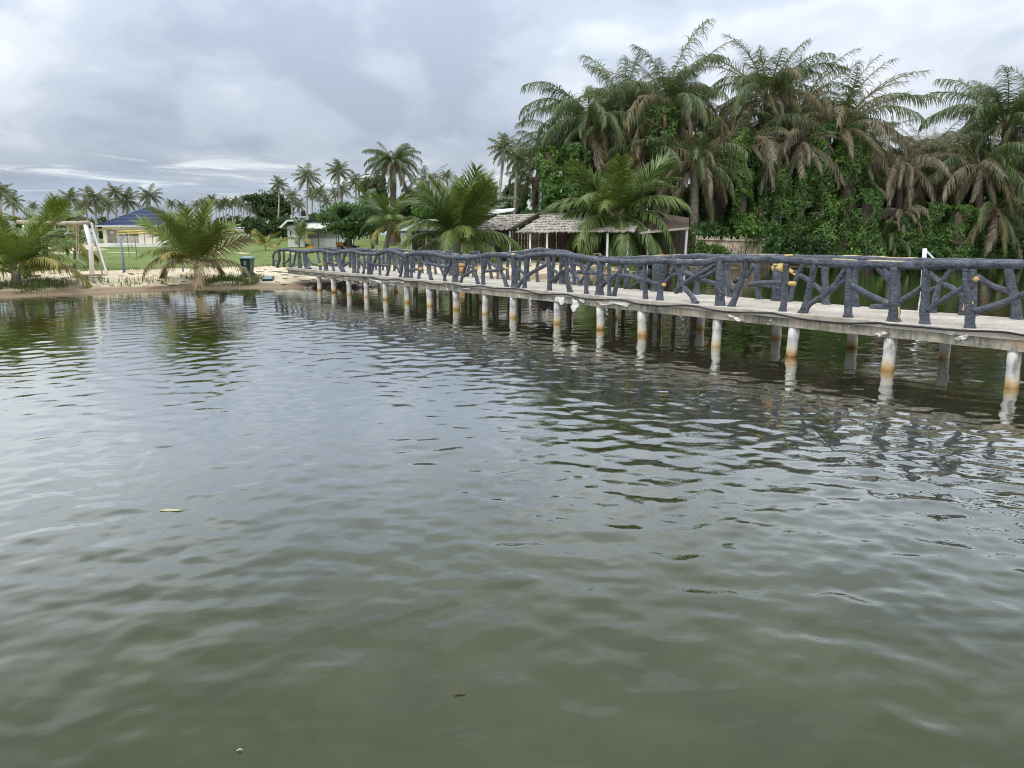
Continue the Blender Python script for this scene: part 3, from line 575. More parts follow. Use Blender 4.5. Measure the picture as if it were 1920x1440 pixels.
far_rail_px = [(7, 2000, 258), (7, 1170, 243), (7, 700, 232), (7, 300, 228), (7, 0, 222), (6, 1000, 240), (6, 600, 232), (6, 250, 225), (5, 1200, 245), (5, 700, 242), (5, 520, 236), (5, 300, 245), (5, 60, 252), (4, 1350, 318), (4, 1100, 326), (4, 800, 328), (4, 600, 325), (4, 300, 290),
 (3, 1600, 272), (3, 1400, 248), (3, 1230, 226), (3, 1100, 246), (3, 950, 270), (3, 760, 292), (3, 500, 312), (3, 200, 325), (2, 1440, 325), (2, 1330, 302), (2, 1200, 285), (2, 1080, 262), (2, 960, 262), (2, 820, 272), (2, 700, 258), (2, 520, 230), (2, 400, 228), (2, 270, 246), (2, 130, 240), (2, 0, 226),
 (1, 1430, 245), (1, 1340, 262), (1, 1240, 265), (1, 1120, 244), (1, 1000, 226), (1, 880, 228), (1, 760, 252), (1, 640, 268), (1, 520, 262)]
far_rail = [on_br(*zp(r_, x, y), -2.15) for r_, x, y in far_rail_px]; far_rail = [bp(-16, 1.84), bp(-12.5, 1.85)] + far_rail
far_s = [float((p[:2] - BC) @ BD) for p in far_rail]; far_z = [p[2] for p in far_rail]
far_tips = [(6, [(60, 610), (62, 500)], .06), (6, [(60, 318), (145, 318)], .10), (6, [(200, 335), (275, 385)], .05), (7, [(660, 640), (655, 500)], .05), (4, [(985, 478), (995, 472)], .05), (4, [(1335, 440), (1345, 420)], .05), (3, [(620, 690), (622, 560)], .06), (5, [(545, 350), (545, 260)], .03)]
h_ = len(far_rail) // 2
railing(-2.15, far_posts, [far_rail[:h_ + 1], far_rail[h_:]], far_tips, 91.0)
for s0, s1 in ((-7.6, -5.4), (-4.9, -3.4), (-1.5, 0.2), (5.0, 7.0), (8.4, 10.5), (12.5, 13.6), (15.2, 16.4)):       # unpainted ridge along the top of the far handrail
    m = MB(); m.tube([bp(s, float(np.interp(s, far_s, far_z)) + 0.068) for s in np.arange(s0, s1, 0.2)], [0.012 + 0.008 * math.sin(i * 1.9) for i in range(len(np.arange(s0, s1, 0.2)))], 7, 0.4, s0, True)
    m.build("bare_cream_strip", M_RIDGE, bridge, True)

# flaking plaster that hangs from the beam
def flake(rg, poly, seed):
    rr = random.Random(seed); pts = [on_br(*zp(rg, *p), 0.125) for p in poly]; c = sum(pts) / len(pts); m = MB()
    n = len(pts); front = []; out3 = np.array([BN[0], BN[1], 0])
    ring = []
    for i in range(n):
        a, b2 = pts[i], pts[(i + 1) % n]
        for t in (0, 0.33, 0.66): ring.append(a * (1 - t) + b2 * t + np.array([rr.uniform(-.012, .012), rr.uniform(-.012, .012), rr.uniform(-.02, .02)]))
    k = len(ring); mid = [c + (p - c) * 0.5 + out3 * rr.uniform(0.01, 0.05) for p in ring]
    V = [p - out3 * 0.03 for p in ring] + [p + out3 * rr.uniform(0.0, 0.03) for p in ring] + mid + [c + out3 * 0.03]
    F = [(i, (i + 1) % k, k + (i + 1) % k, k + i) for i in range(k)] + [(k + i, k + (i + 1) % k, 2 * k + (i + 1) % k, 2 * k + i) for i in range(k)] + [(2 * k + i, 2 * k + (i + 1) % k, 3 * k) for i in range(k)]
    m.add(V, F).build("plaster_flake", M_PLASTER, bridge)
for i, (rg, poly) in enumerate([(4, [(20, 830), (140, 840), (130, 920), (95, 960), (60, 915), (15, 890)]), (4, [(240, 850), (300, 880), (320, 960), (270, 1045), (215, 980), (260, 930)]), (4, [(320, 865), (410, 880), (400, 910), (340, 895)]),
  (4, [(570, 890), (700, 905), (830, 905), (960, 920), (1020, 930), (980, 975), (930, 935), (800, 930), (660, 955), (580, 925)]), (7, [(580, 870), (700, 835), (715, 850), (660, 890), (590, 892)]), (7, [(460, 812), (640, 826), (650, 838), (490, 828)]),
  (2, [(300, 690), (420, 695), (640, 705), (630, 720), (480, 710), (310, 705)]), (1, [(1660, 710), (1700, 720), (1890, 770), (1870, 800), (1800, 760), (1690, 745)]), (2, [(1500, 795), (1620, 800), (1600, 825), (1520, 815)]), (5, [(820, 850), (900, 880), (1010, 930), (960, 930), (860, 890)]), (6, [(1030, 960), (1110, 940), (1160, 960), (1080, 980)])]):
    flake(rg, poly, i)
# cable along the side
cab = [zp(1, *p) for p in ((60, 612), (170, 602), (350, 622), (420, 606), (530, 650), (640, 636), (720, 662), (840, 650), (960, 690), (1040, 662), (1140, 696), (1280, 680), (1400, 686))] + [zp(2, *p) for p in ((150, 640), (300, 682), (500, 666), (650, 700), (880, 706), (1100, 742), (1300, 736))] + \
 [zp(3, *p) for p in ((60, 774), (200, 777), (350, 767), (500, 800), (850, 810), (1000, 835), (1200, 890))] + [zp(4, *p) for p in ((0, 805), (150, 805), (350, 855), (550, 876), (900, 882), (1100, 930), (1300, 952))] + [zp(5, *p) for p in ((150, 770), (420, 766), (650, 810), (850, 836), (1300, 846))] + \
 [zp(6, *p) for p in ((50, 758), (250, 800), (450, 830), (750, 855), (1080, 851))] + [zp(7, *p) for p in ((0, 756), (300, 781), (600, 806), (980, 821), (1170, 850), (1700, 940))]
m = MB(); m.tube([on_br(x, y, 0.175) for x, y in cab], 0.017, 8, 0, 0, True, 0.08)
tag(m.build("cable", M_BLACK, None, True), "black cable running in shallow waves along the side of the footbridge", "cable")
# dark torn sheet hanging below the slab, and the old stakes
m = MB(); q = [on_br(*zp(3, *p), -0.9) for p in ((1140, 1000), (1290, 1000), (1400, 1010), (1400, 1150), (1360, 1075), (1280, 1148), (1215, 1095))]
bk = np.array([-BN[0] * 0.04, -BN[1] * 0.04, 0])
for p in q[:3]: p[2] = 0.6
m.add(q + [p + bk for p in q], [tuple(range(7)), tuple(range(13, 6, -1))] + [(i, 7 + i, 7 + (i + 1) % 7, (i + 1) % 7) for i in range(7)])
tag(m.build("torn_sheet", M_BLACK), "black torn sheet hanging in a point below the footbridge slab", "sheet")
for i, (x, y) in enumerate([(783, 563), (803, 566), (818, 567), (845, 571), (872, 573), (883, 573), (897, 576), (925, 580), (933, 581), (955, 583), (974, 585), (1068, 598), (1150, 612), (1168, 604), (1218, 618), (1236, 620), (1262, 622), (1298, 626)]):
    rr = random.Random(i); p = at_z(x, y, 0); v = np.array(p[:2]) - BC; s_, n_ = v @ BD, v @ BN
    if n_ > -0.6: n_ = -1.0 - 0.5 * rr.random(); d = ray(x, y); q_ = BC + BN * n_; t = (q_ @ BN) / (d[:2] @ BN); v = d[:2] * t - BC; s_ = v @ BD
    m = MB(); a = brw(s_, n_, -0.5); b2 = brw(s_ + rr.uniform(-.06, .06), n_ + rr.uniform(-.05, .05), 0.6); m.tube([a, a * 0.5 + b2 * 0.5, b2], [0.042 + 0.02 * rr.random()] * 3, 7, 0.15, i, True, 0.2)
    tag(m.build("timber_stake", M_STAKE, None, True, brw(s_, n_, 0)), "thin grey timber stake under the footbridge, %s counting from the shore end" % ORD[i], "stake", "timber stakes under the footbridge")

# ------------------------------------------------------------------ palms
def frond_mesh(name, L, e0, bend, nl, ll, droop, width, vmean, vjit, seed, mats, gap=0.0, a0=72, a1=28, segs=3, start=0.16, rw=0.03):
    rr = random.Random(seed); m = MB(); n = 16; P = [np.zeros(3)]; T = []; e = e0; sway = rr.uniform(-0.25, 0.25)
    for i in range(n):
        s = (i + 0.5) / n; e = e0 - bend * s ** 1.35; hd = sway * s * s
        t = np.array([math.cos(e) * math.cos(hd), math.cos(e) * math.sin(hd), math.sin(e)]); T.append(t); P.append(P[-1] + t * L / n)
    T.append(T[-1])
    m.cur = 1; m.tube(P, [rw * (1 - 0.85 * i / n) + 0.004 for i in range(n + 1)], 4, 0, 0, False); m.cur = 0
    for i in range(nl):
        for sd in (-1, 1):
            if rr.random() < gap: continue
            s = start + (1 - start) * (i + rr.uniform(-0.3, 0.3)) / nl; s = min(max(s, 0.05), 0.995); k = s * n; j = int(k); p = P[j] + (P[min(j + 1, n)] - P[j]) * (k - j); t = T[j]
            lat = np.cross(t, (0, 0, 1)); lat = lat / (np.linalg.norm(lat) + 1e-6) * sd if np.linalg.norm(lat) > 0.05 else np.array([0, sd, 0.0]); nrm = np.cross(lat, t) * sd
            if nrm[2] < 0 and e0 < 1.3: nrm = -nrm
            u = (s - start) / (1 - start); al = R(a0 + (a1 - a0) * u + rr.gauss(0, 6)); v = R(vmean + rr.gauss(0, vjit))
            d = t * math.cos(al) + (lat * math.cos(v) + nrm * math.sin(v)) * math.sin(al)
            ln = ll * (0.35 + 0.65 * math.sin(math.pi * min(1, 0.18 + 0.75 * u)) ** 0.8) * rr.uniform(0.85, 1.1)
            w0 = width * rr.uniform(0.8, 1.2); q = p.copy(); V = []
            for g in range(segs + 1):
                wv = t - d * (t @ d); wl = np.linalg.norm(wv); wv = wv / wl if wl > 0.1 else np.cross(d, (0, 0, 1)); ww = w0 * float(np.interp(g / segs, (0, .33, .67, 1), (1.0, 0.95, 0.62, 0.05))) * 0.5
                V += [q - wv * ww, q + wv * ww]
                d = d + np.array([0, 0, -droop * (0.5 + 0.5 * g) * rr.uniform(0.7, 1.3)]); d = d / np.linalg.norm(d); q = q + d * ln / segs
            m.add(V, [(2 * g, 2 * g + 1, 2 * g + 3, 2 * g + 2) for g in range(segs)])
    return m.mesh(name, mats, smooth=False)
ELV = [84, 72, 58, 42, 24, 4, -22, -48]
FR = {}
def fronds(species):
    """frond meshes for one species and colour: species -> elevation index -> two variants"""
    if species in FR: return FR[species]
    d = {}
    for i, el in enumerate(ELV):
        for v in range(2):
            sd = hash((len(species), i, v)) % 9999 + i * 7 + v
            a = R(el)
            if species.startswith("coco"):
                mt = {"coco": (M_COCO, M_RACH), "coco_b": (M_COCO_B, M_RACH), "coco_y": (M_COCO_Y, M_RACH), "coco_d": (M_COCO_D, M_RACH_D)}[species]
                dr = (0.10, 0.16, 0.26, 0.38, 0.5, 0.6, 0.62, 0.5)[i]; bd = R((26, 36, 52, 74, 88, 80, 55, 30)[i] + 8 * v)
                d[i, v] = frond_mesh("frond", 3.2, a, bd, 66, 0.86, dr * 0.75, 0.05, 16 - 5 * i, 9, sd, mt, 0.03 if species != "coco_d" else 0.2)
            else:
                mt = {"oil": (M_OIL, M_RACH), "oil_m": (M_OIL_M, M_RACH_D), "oil_d": (M_OIL_D, M_RACH_D), "oil_w": (M_OIL_M, M_RACH_D), "oil_x": (M_OIL_D, M_RACH_D)}[species]
                if species in ("oil_w", "oil_x"):            # thin, straight, half stripped fronds
                    d[i, v] = frond_mesh("frond", 5.9, a, R((26, 34, 40, 46, 50, 46, 36, 20)[i] + 16 * v), 58, 1.0, 0.34 + 0.03 * i, 0.038, 14, 24, sd + 5, mt, 0.3, 62, 34, 3, 0.22, 0.045); continue
                dr = (0.42, 0.5, 0.55, 0.62, 0.7, 0.8, 0.8, 0.6)[i]; bd = R((48, 66, 82, 95, 90, 72, 50, 25)[i] + 14 * v)
                d[i, v] = frond_mesh("frond", 5.6, a, bd, 76, 1.25, dr * 1.25, 0.046, 8, 26, sd, mt, 0.05 if species == "oil" else 0.2, 66, 30, 4, 0.16, 0.05)
    FR[species] = d; return d
def palm(name, label, base, crown, nf, size, seed, mix, tr0, tr1, tmat, lo=7, hi=0, group=None, cat="palm tree", lean=0.0, spread=1.0, extra=(), pw=1.0):
    """base / crown: world places of trunk foot and crown heart; mix: list of (species, from index fraction, to index fraction)"""
    rr = random.Random(seed); base = np.array(base, float); crown = np.array(crown, float); root = thing(name, label, cat, base, group)
    m = MB(); H = crown[2] - base[2]; mid = (base + crown) / 2 + np.array([lean, 0, 0])
    pts = [base - np.array([0, 0, 0.25]), base + (mid - base) * 0.12, mid, crown]; m.tube(pts, [tr0 * 1.35, tr0, (tr0 + tr1) / 2, tr1], 10, 0.14 if tr0 > 0.12 else 0.08, seed, True, max(0.12, H / 24))
    m.build("trunk", tmat, root, True)
    ga = rr.uniform(0, 6.28)
    for i in range(nf):
        f = (i + 0.5) / nf; ei = hi + (lo - hi) * f ** pw + rr.uniform(-0.5, 0.5); ei = int(min(max(round(ei), 0), 7))
        ga += 2.39996 + rr.uniform(-0.25, 0.25)
        sp = mix[0][0]; c = [s for (s, a, b) in mix if a <= f <= b]
        if c: sp = rr.choice(c)
        me = fronds(sp)[ei, rr.randrange(2)]
        o = link("frond", me, root, crown + np.array([math.cos(ga), math.sin(ga), 0]) * tr1 * 0.6 + np.array([0, 0, rr.uniform(-0.25, 0.1) * size]), ga, size * rr.uniform(*((0.62, 1.2) if nf > 18 and size > .7 and tmat is not M_TRUNK else (0.82, 1.1))))
        o.rotation_euler.x = rr.uniform(-0.2, 0.2) * (2.0 if ei < 2 else 1.0) + (rr.uniform(-.7, .7) if rr.random() < .15 else 0); o.rotation_euler.y = rr.uniform(-0.05, 0.3) if ei < 2 else 0.0
    for (ei, az, k) in extra:
        o = link("frond", fronds(mix[0][0])[ei, rr.randrange(2)], root, crown, R(az), size * k); o.rotation_euler.x = rr.uniform(-.15, .15)
    return root
def nuts(root, places, label=None):
    for p in places:
        m = MB(); m.ball(p, 0.115, 10, 6, 0, (1, 1, 1.18)); m.build("coconut", M_NUT, root, True)

def coco(px, yb, pxc, yc, size, seed, label, nf=20, mix=None, tr=0.14, lo=6, hi=0, group=None, pw=1.0, extra=()):
    b = gp(px, yb); c = at_y(pxc, yc, b[1]); c[1] += 0.0
    return palm("coconut_palm", label, b, c, nf, size, seed, mix or [("coco", 0, 0.8), ("coco_y", 0.7, 1.0)], tr, tr * 0.8, M_TRUNK, lo, hi, group, pw=pw, extra=extra)
mB = [("coco_b", 0, 0.72), ("coco_y", 0.6, 0.85), ("coco_d", 0.8, 1.0)]
coco(372, 535, 366, 490, 0.84, 25, "bushy young coconut palm with dry lower fronds standing in grass beside the green bin", 34, mB, 0.13, 4.1, 0.0, pw=1.5)
coco(30, 534, 30, 508, 0.92, 5, "young coconut palm rising almost from the ground at the water's edge, leftmost on the beach", 28, [("coco_b", 0, 0.9), ("coco_y", 0.8, 1)], 0.2, 4.0, 0.0, pw=1.2)
coco(86, 505, 84, 452, 0.82, 9, "taller coconut palm with yellow fronds behind the timber swing beam", 28, [("coco_b", 0, 0.95), ("coco_y", 0.5, 1.0)], 0.16, 4.6, 0.0, pw=1.2)
coco(140, 500, 140, 470, 0.75, 12, "small yellow tipped coconut palm between the two swings' posts", 9, [("coco_y", 0, 1), ("coco", 0, 0.6)], 0.08, 5.0)
E_ = coco(858, 494, 860, 446, 1.36, 33, "spreading coconut palm with clusters of green coconuts in front of the zinc roofed hut", 36, [("coco", 0, 1)], 0.17, 5.0, 0.0, pw=2.4, extra=((4, 192, 1.12), (3, 200, 1.0), (4, 352, 1.1), (5, 335, 1), (5, 290, .8)))
nuts(E_, [at_y(835 + dx, 456 + dy, E_.location.y - 0.45) for dx, dy in ((0, 0), (5, -4), (9, 3), (-4, -3))] + [at_y(864 + dx, 446 + dy, E_.location.y - 0.45) for dx, dy in ((0, 0), (-6, 3), (5, 4), (0, 7))])
F_ = coco(1158, 492, 1157, 408, 1.55, 37, "broad coconut palm with drooping fronds in front of the thatched hut", 44, [("coco", 0, 1)], 0.16, 6.6, 0.6, extra=((5, 200, 1.05), (5, 235, 1), (5, 270, 1), (5, 305, 1), (5, 340, 1.1), (6, 215, .95), (6, 255, .9), (6, 290, .9), (6, 325, 1), (4, 182, 1.1), (4, 357, 1.1), (3, 160, 1.1), (3, 20, 1.1)))
nuts(F_, [at_y(1152 + dx, 414 + dy, F_.location.y - 0.35) for dx, dy in ((0, 0), (-5, 3), (5, 2))])
coco(722, 474, 733, 420, 1.0, 41, "coconut palm with orange brown boots between the round mango tree and the zinc hut", 20, [("coco", 0, 0.85), ("coco_y", 0.7, 1)], 0.24, 5.6)
coco(700, 470, 692, 400, 0.95, 44, "slender coconut palm close behind the dark round tree", 15, [("coco", 0, 0.9), ("coco_y", 0.7, 1)], 0.16, 5.0)
coco(498, 470, 498, 462, 0.62, 46, "tiny pale coconut palm sprouting left of the white house corner", 8, [("coco_y", 0, 1), ("coco", 0, 0.7)], 0.07, 4.2)
coco(561, 464, 561, 447, 0.78, 49, "small coconut palm with one orange frond before the white house", 10, [("coco", 0, 0.75), ("coco_y", 0.75, 1)], 0.09, 5.0)

def oil(px, yc, Y, size, seed, label, nf, mix, lo=7, hi=0, name="oil_palm", tr=0.3, tm=None, pxb=None, group=None, extra=()):
    b = gpy(px if pxb is None else pxb, Y); c = at_y(px, yc, Y)
    c[2] -= 0.25 * size
    return palm(name, label, b, c, int(nf * 1.3), size * 0.95, seed, mix, tr, tr * 0.9, tm or M_TRUNK_D, lo, hi + 0.3, group, extra=extra)
G1 = [("oil", 0, 0.95), ("oil_m", 0.75, 1), ("oil_d", 0.92, 1)]; G2 = [("oil", 0, 0.8), ("oil_w", 0.05, 0.5), ("oil_m", 0.35, 1), ("oil_d", 0.75, 1)]; G3 = [("oil_w", 0, 0.6), ("oil", 0, 0.45), ("oil_x", 0.15, 0.7), ("oil_m", 0.3, 1), ("oil_d", 0.6, 1)]; G4 = [("oil_x", 0, 0.8), ("oil_w", 0, 0.5), ("oil_d", 0.4, 1)]
oil(1105, 218, 63, 1.02, 51, "lush green oil palm with long hanging fronds, tallest above the bright mango tree", 38, G1, 6.4, 1)
oil(1168, 190, 66, 0.95, 52, "oil palm with one upright frond standing behind the lush drooping one", 26, G1, 6.5, 0)
oil(1222, 205, 64, 1.0, 53, "grey brown oil palm with a dense hanging skirt of fronds", 34, G2, 6.8, 1)
oil(1250, 190, 62, 1.05, 54, "tall oil palm whose single spear frond is the highest point of the grove", 34, G2, 6.3, 0.6, extra=((0, 20, 1.3), (0, 200, .95), (1, 5, 1.1), (1, -30, 1.0)))
oil(1345, 222, 66, 0.72, 55, "ragged oil palm leaning into the sky gap", 22, G3, 6.5, 1)
oil(1303, 300, 59.5, 0.92, 56, "shaggy trunked oil palm with dull drooping fronds beside the hut's right end", 36, G2, 7, 1, tr=0.34, tm=M_TRUNK)
oil(1205, 285, 61, 0.92, 57, "low dark oil palm behind the broad coconut palm", 28, G2, 6.8, 1)
oil(1440, 175, 63, 1.08, 58, "high oil palm with feathery pale tips left of the brown crowned one", 36, G2, 6.2, 0, tr=0.36)
oil(1500, 195, 65, 1.0, 59, "oil palm with a brown hanging skirt between two high crowns", 30, G3, 6.6, 0)
oil(1572, 238, 62, 1.08, 60, "brown oil palm sweeping long dry fronds out to the right against the sky", 34, G3, 5.8, 0.8, tr=0.36, extra=((2, -4, 1.3), (3, -12, 1.3), (1, 8, 1.2), (1, 176, 1.0), (2, 14, 1.15), (3, 6, 1.2), (0, 0, 1.0)))
oil(1410, 255, 61, 0.85, 61, "lower oil palm with tan fronds in the gap under the high crowns", 26, G3, 6.8, 2)
oil(1500, 262, 60.6, 0.8, 62, "dying oil palm draped half in creeper above the vine column", 22, G4, 6.9, 3)
oil(1688, 300, 62, 0.86, 63, "dead oil palm with bare grey stalks and a brown skirt", 32, G4, 6.9, 2, tr=0.3, tm=M_BARK)
oil(1742, 285, 67, 0.9, 64, "oil palm filling the gap left of the rightmost palms", 26, G3, 6.6, 1)
oil(1888, 225, 63, 1.12, 65, "dark green oil palm at the right edge with stiff upright fronds", 36, G1, 6.2, 0, tr=0.36)
oil(1838, 300, 61.5, 0.98, 66, "tan oil palm whose fronds hang down to the bank near the right edge", 36, G3, 7, 2)
oil(1865, 385, 60.8, 0.85, 67, "low oil palm with long hanging fronds right over the water", 24, G2, 7.2, 4)
oil(1690, 392, 60.9, 0.42, 68, "short dead palm with a mop of straw coloured fronds", 22, [("oil_d", 0, 1)], 7, 3, tr=0.22, tm=M_BARK)
oil(1668, 440, 60.6, 0.55, 70, "small green palm hanging over the undergrowth", 14, [("oil", 0, 1)], 6.4, 1, tr=0.12)
oil(1022, 292, 67, 0.72, 71, "dark oil palm at the left end of the grove", 28, G1, 6.6, 1)
oil(1004, 332, 66, 0.52, 72, "drooping oil palm beside the pale slim coconut trunks", 26, G2, 6.9, 2)
oil(1060, 262, 68, 0.88, 73, "oil palm stretching two fronds to the left against the sky", 28, G1, 6.2, 1)
oil(737, 303, 92, 0.66, 74, "lone oil palm with a round green crown above the zinc hut", 52, [("oil", 0, 0.78), ("oil_d", 0.68, 1)], 7.4, 0, tr=0.4)
oil(800, 338, 96, 0.66, 75, "half dead oil palm leaning right of the lone round crowned one", 26, G3, 6.8, 1)
for i, (px, yc, Y, lb) in enumerate([(1150, 262, 64, "oil palm hanging below the lush tall one"), (1262, 262, 64.5, "oil palm half hidden behind the leafy creeper mass"), (1372, 232, 65, "oil palm closing the sky gap above the shaggy trunk"), (1470, 238, 64, "oil palm between the two brown skirts above the vine column"), (1545, 285, 64, "oil palm drooping behind the big draped tree"), (1625, 262, 65, "oil palm below the sweeping dry fronds"), (1790, 300, 65, "oil palm with dull fronds left of the tan one"), (1720, 340, 64, "low oil palm among creepers right of the dead one"), (1600, 330, 63, "low oil palm buried in the creeper mound"), (1935, 300, 62, "oil palm cut by the photo's right edge")]):
    oil(px, yc, Y, 0.86, 130 + i, lb, 26, G1 if i % 3 == 0 else G2, 6.9, 1.6)
for i, (px, yc, Y) in enumerate(((1985, 215, 62), (2090, 250, 64), (2200, 220, 63), (2330, 260, 61))):
    oil(px, yc, Y, 1.05, 76 + i, "%s oil palm of the grove beyond the right edge of the photo" % ORD[i], 30, G2, 6.6, 0, group="oil palms beyond the right edge")

# tall coconut palms: one crown mesh each, in four shapes
def crown_mesh(seed, nf=20, L=2.6, mt=None):
    rr = random.Random(seed); m = MB(); ga = rr.random() * 6
    for i in range(nf):
        f = (i + 0.5) / nf; el = R(78 - 118 * f + rr.uniform(-8, 8)); ga += 2.4 + rr.uniform(-.2, .2); bend = R(35 + 35 * math.sin(math.pi * f)); n = 7; P = [np.zeros(3)]; T = []
        for k in range(n):
            s = (k + .5) / n; e = el - bend * s ** 1.3; t = np.array([math.cos(e) * math.cos(ga), math.cos(e) * math.sin(ga), math.sin(e)]); T.append(t); P.append(P[-1] + t * L / n * rr.uniform(.9, 1.05))
        T.append(T[-1]); m.tube(P, [0.04 * (1 - .8 * k / n) for k in range(n + 1)], 3, 0, 0, False)
        for k in range(20):
            s = 0.15 + 0.85 * (k + rr.uniform(-.3, .3)) / 20; j = min(int(s * n), n - 1); p = P[j] + (P[j + 1] - P[j]) * (s * n - j); t = T[j]
            for sd in (-1, 1):
                lat = np.array([-math.sin(ga), math.cos(ga), 0]) * sd; d = t * 0.6 + lat * 0.75 + np.array([0, 0, -0.25 - 0.5 * f + rr.uniform(-.2, .2)]); d /= np.linalg.norm(d)
                ln = 0.72 * math.sin(math.pi * (0.15 + 0.75 * s)) + 0.1; q = p + d * ln * 0.5; d2 = d + np.array([0, 0, -0.55]); d2 /= np.linalg.norm(d2); wv = t * 0.045
                m.add([p - wv, p + wv, q + wv, q - wv, q + d2 * ln * 0.55], [(0, 1, 2, 3), (3, 2, 4)])
    return m.mesh("crown", mt or M_FARPALM, smooth=False)
CROWNS = [crown_mesh(300 + i) for i in range(5)]
def far_palm(px, yc, rpx, Y, label, seed, group=None, pxb=None, cat="palm tree"):
    c = at_y(px, yc, Y); b = gpy(px + (0 if pxb is None else pxb - px), Y); r = rpx * Y / FOCAL; rr = random.Random(seed)
    root = thing("coconut_palm", label, cat, b, group); m = MB(); mid = (b + c) / 2 + np.array([rr.uniform(-.25, .25), 0, 0]); tr = 0.15 if Y < 120 else 0.17
    m.tube([b - np.array([0, 0, .3]), b + (mid - b) * 0.2, mid, c], [tr * 1.4, tr, tr * .9, tr * .75], 7, 0.06, seed, True, 1.0); m.build("trunk", M_TRUNK_P, root, True)
    link("crown", CROWNS[seed % 5], root, c, rr.uniform(0, 6.28), (r / 2.35) * rr.uniform(0.95, 1.08))
for i, (px, yc, r, Y, pb, lb) in enumerate([
  (2, 360, 24, 75, 4, "coconut palm cut by the photo's left edge"), (24, 378, 20, 82, 24, "coconut palm just behind the leftmost young palm"),
  (131, 372, 23, 88, 127, "slim coconut palm directly behind the yellow fronded beach palm"), (160, 385, 20, 100, 160, "low crowned coconut palm left of the thick crowned one"), (176, 374, 29, 92, 176, "thick crowned coconut palm standing left of the blue roof"),
  (200, 384, 22, 104, 200, "dim coconut palm at the blue roof's left eave"), (215, 362, 22, 96, 216, "coconut palm whose crown tops the blue roof's left slope"), (238, 376, 25, 98, 238, "coconut palm right behind the blue roof's peak"),
  (281, 368, 23, 97, 281, "coconut palm behind the blue roof's right slope"),
  (396, 374, 13, 190, 397, "coconut palm rising just right of the bushy beach palm's top"), (523, 347, 18, 150, 517, "coconut palm tallest beside the spreading dark tree"),
  (516, 366, 15, 160, 516, "coconut palm half inside the spreading dark tree"), (547, 368, 17, 140, 549, "coconut palm between the spreading tree and the water tank"), (577, 332, 26, 125, 579, "tall coconut palm standing behind the black water tank"),
  (586, 364, 17, 150, 586, "short coconut palm tucked below the tall one by the water tank"), (599, 360, 19, 135, 600, "coconut palm with a yellowish crown right of the water tank"), (635, 322, 25, 120, 634, "very tall coconut palm above the dark round mango tree"),
  (642, 356, 19, 130, 641, "lower coconut palm right behind the very tall one"), (629, 362, 17, 150, 629, "faint coconut palm left of the very tall one's trunk"), (667, 341, 20, 125, 663, "coconut palm between the very tall one and the lone oil palm"), (674, 352, 14, 140, 673, "slight coconut palm at the lone oil palm's left"),
  (946, 280, 34, 62, 934, "tall pale trunked coconut palm left of the oil palm grove"), (970, 300, 24, 64, 961, "second slim coconut palm close right of the tall pale trunked one"),
  (905, 335, 15, 120, 905, "coconut palm crown peeping over the bright tree behind the huts"), (838, 328, 14, 130, 838, "small dark coconut crown above the spreading nut palm"), (560, 384, 15, 165, 560, "low coconut palm left of the tank's tall neighbour"), (612, 378, 15, 160, 612, "low coconut palm in front of the far trees right of the tank")]):
    far_palm(px, yc, r, Y, lb, 100 + i, "tall coconut palms beyond the lawn", pb)
fr2 = random.Random(5)
for i, (px, yc) in enumerate(sorted([(405, 380), (412, 386), (418, 380), (424, 378), (430, 386), (436, 381), (441, 378), (447, 380), (452, 386), (457, 372), (464, 385), (388, 384), (380, 380), (470, 394), (486, 384), (495, 376), (505, 386), (368, 384), (340, 386), (321, 382), (108, 384), (146, 390), (186, 392), (62, 386)])):
    far_palm(px, yc, fr2.uniform(9, 12), fr2.uniform(205, 260), "small distant coconut palm, %s from the left in the row across the lawn" % ORD[i], 200 + i, "row of distant coconut palms across the lawn")

# ------------------------------------------------------------------ broadleaf trees, creepers, undergrowth
def leaves_mesh(name, pts, nrm, ln, wd, m, jit=0.5, hang=0.0, seed=1):
    """one rhombic folded leaf per point"""
    g = np.random.default_rng(seed); n = len(pts); nrm = nrm + g.normal(0, jit, (n, 3)); nrm /= np.linalg.norm(nrm, axis=1, keepdims=True) + 1e-9
    t = g.normal(0, 1, (n, 3)); t[:, 2] -= hang; t -= nrm * np.sum(t * nrm, 1, keepdims=True); t /= np.linalg.norm(t, axis=1, keepdims=True) + 1e-9
    b = np.cross(nrm, t); L = (ln * np.clip(g.lognormal(-.05, .38, (n, 1)), .4, 2.4)); W = wd * g.uniform(0.7, 1.25, (n, 1))
    V = np.stack([pts - t * L * .5, pts + b * W * .5 + nrm * W * .12, pts + t * L * .5 - nrm * L * .08, pts - b * W * .5 + nrm * W * .12], 1).reshape(-1, 3)
    me = bpy.data.meshes.new(name); me.vertices.add(4 * n); me.vertices.foreach_set("co", V.ravel())
    me.loops.add(4 * n); me.loops.foreach_set("vertex_index", np.arange(4 * n)); me.polygons.add(n); me.polygons.foreach_set("loop_start", np.arange(0, 4 * n, 4)); me.polygons.foreach_set("loop_total", np.full(n, 4))
    me.materials.append(m); me.update(calc_edges=True); return me
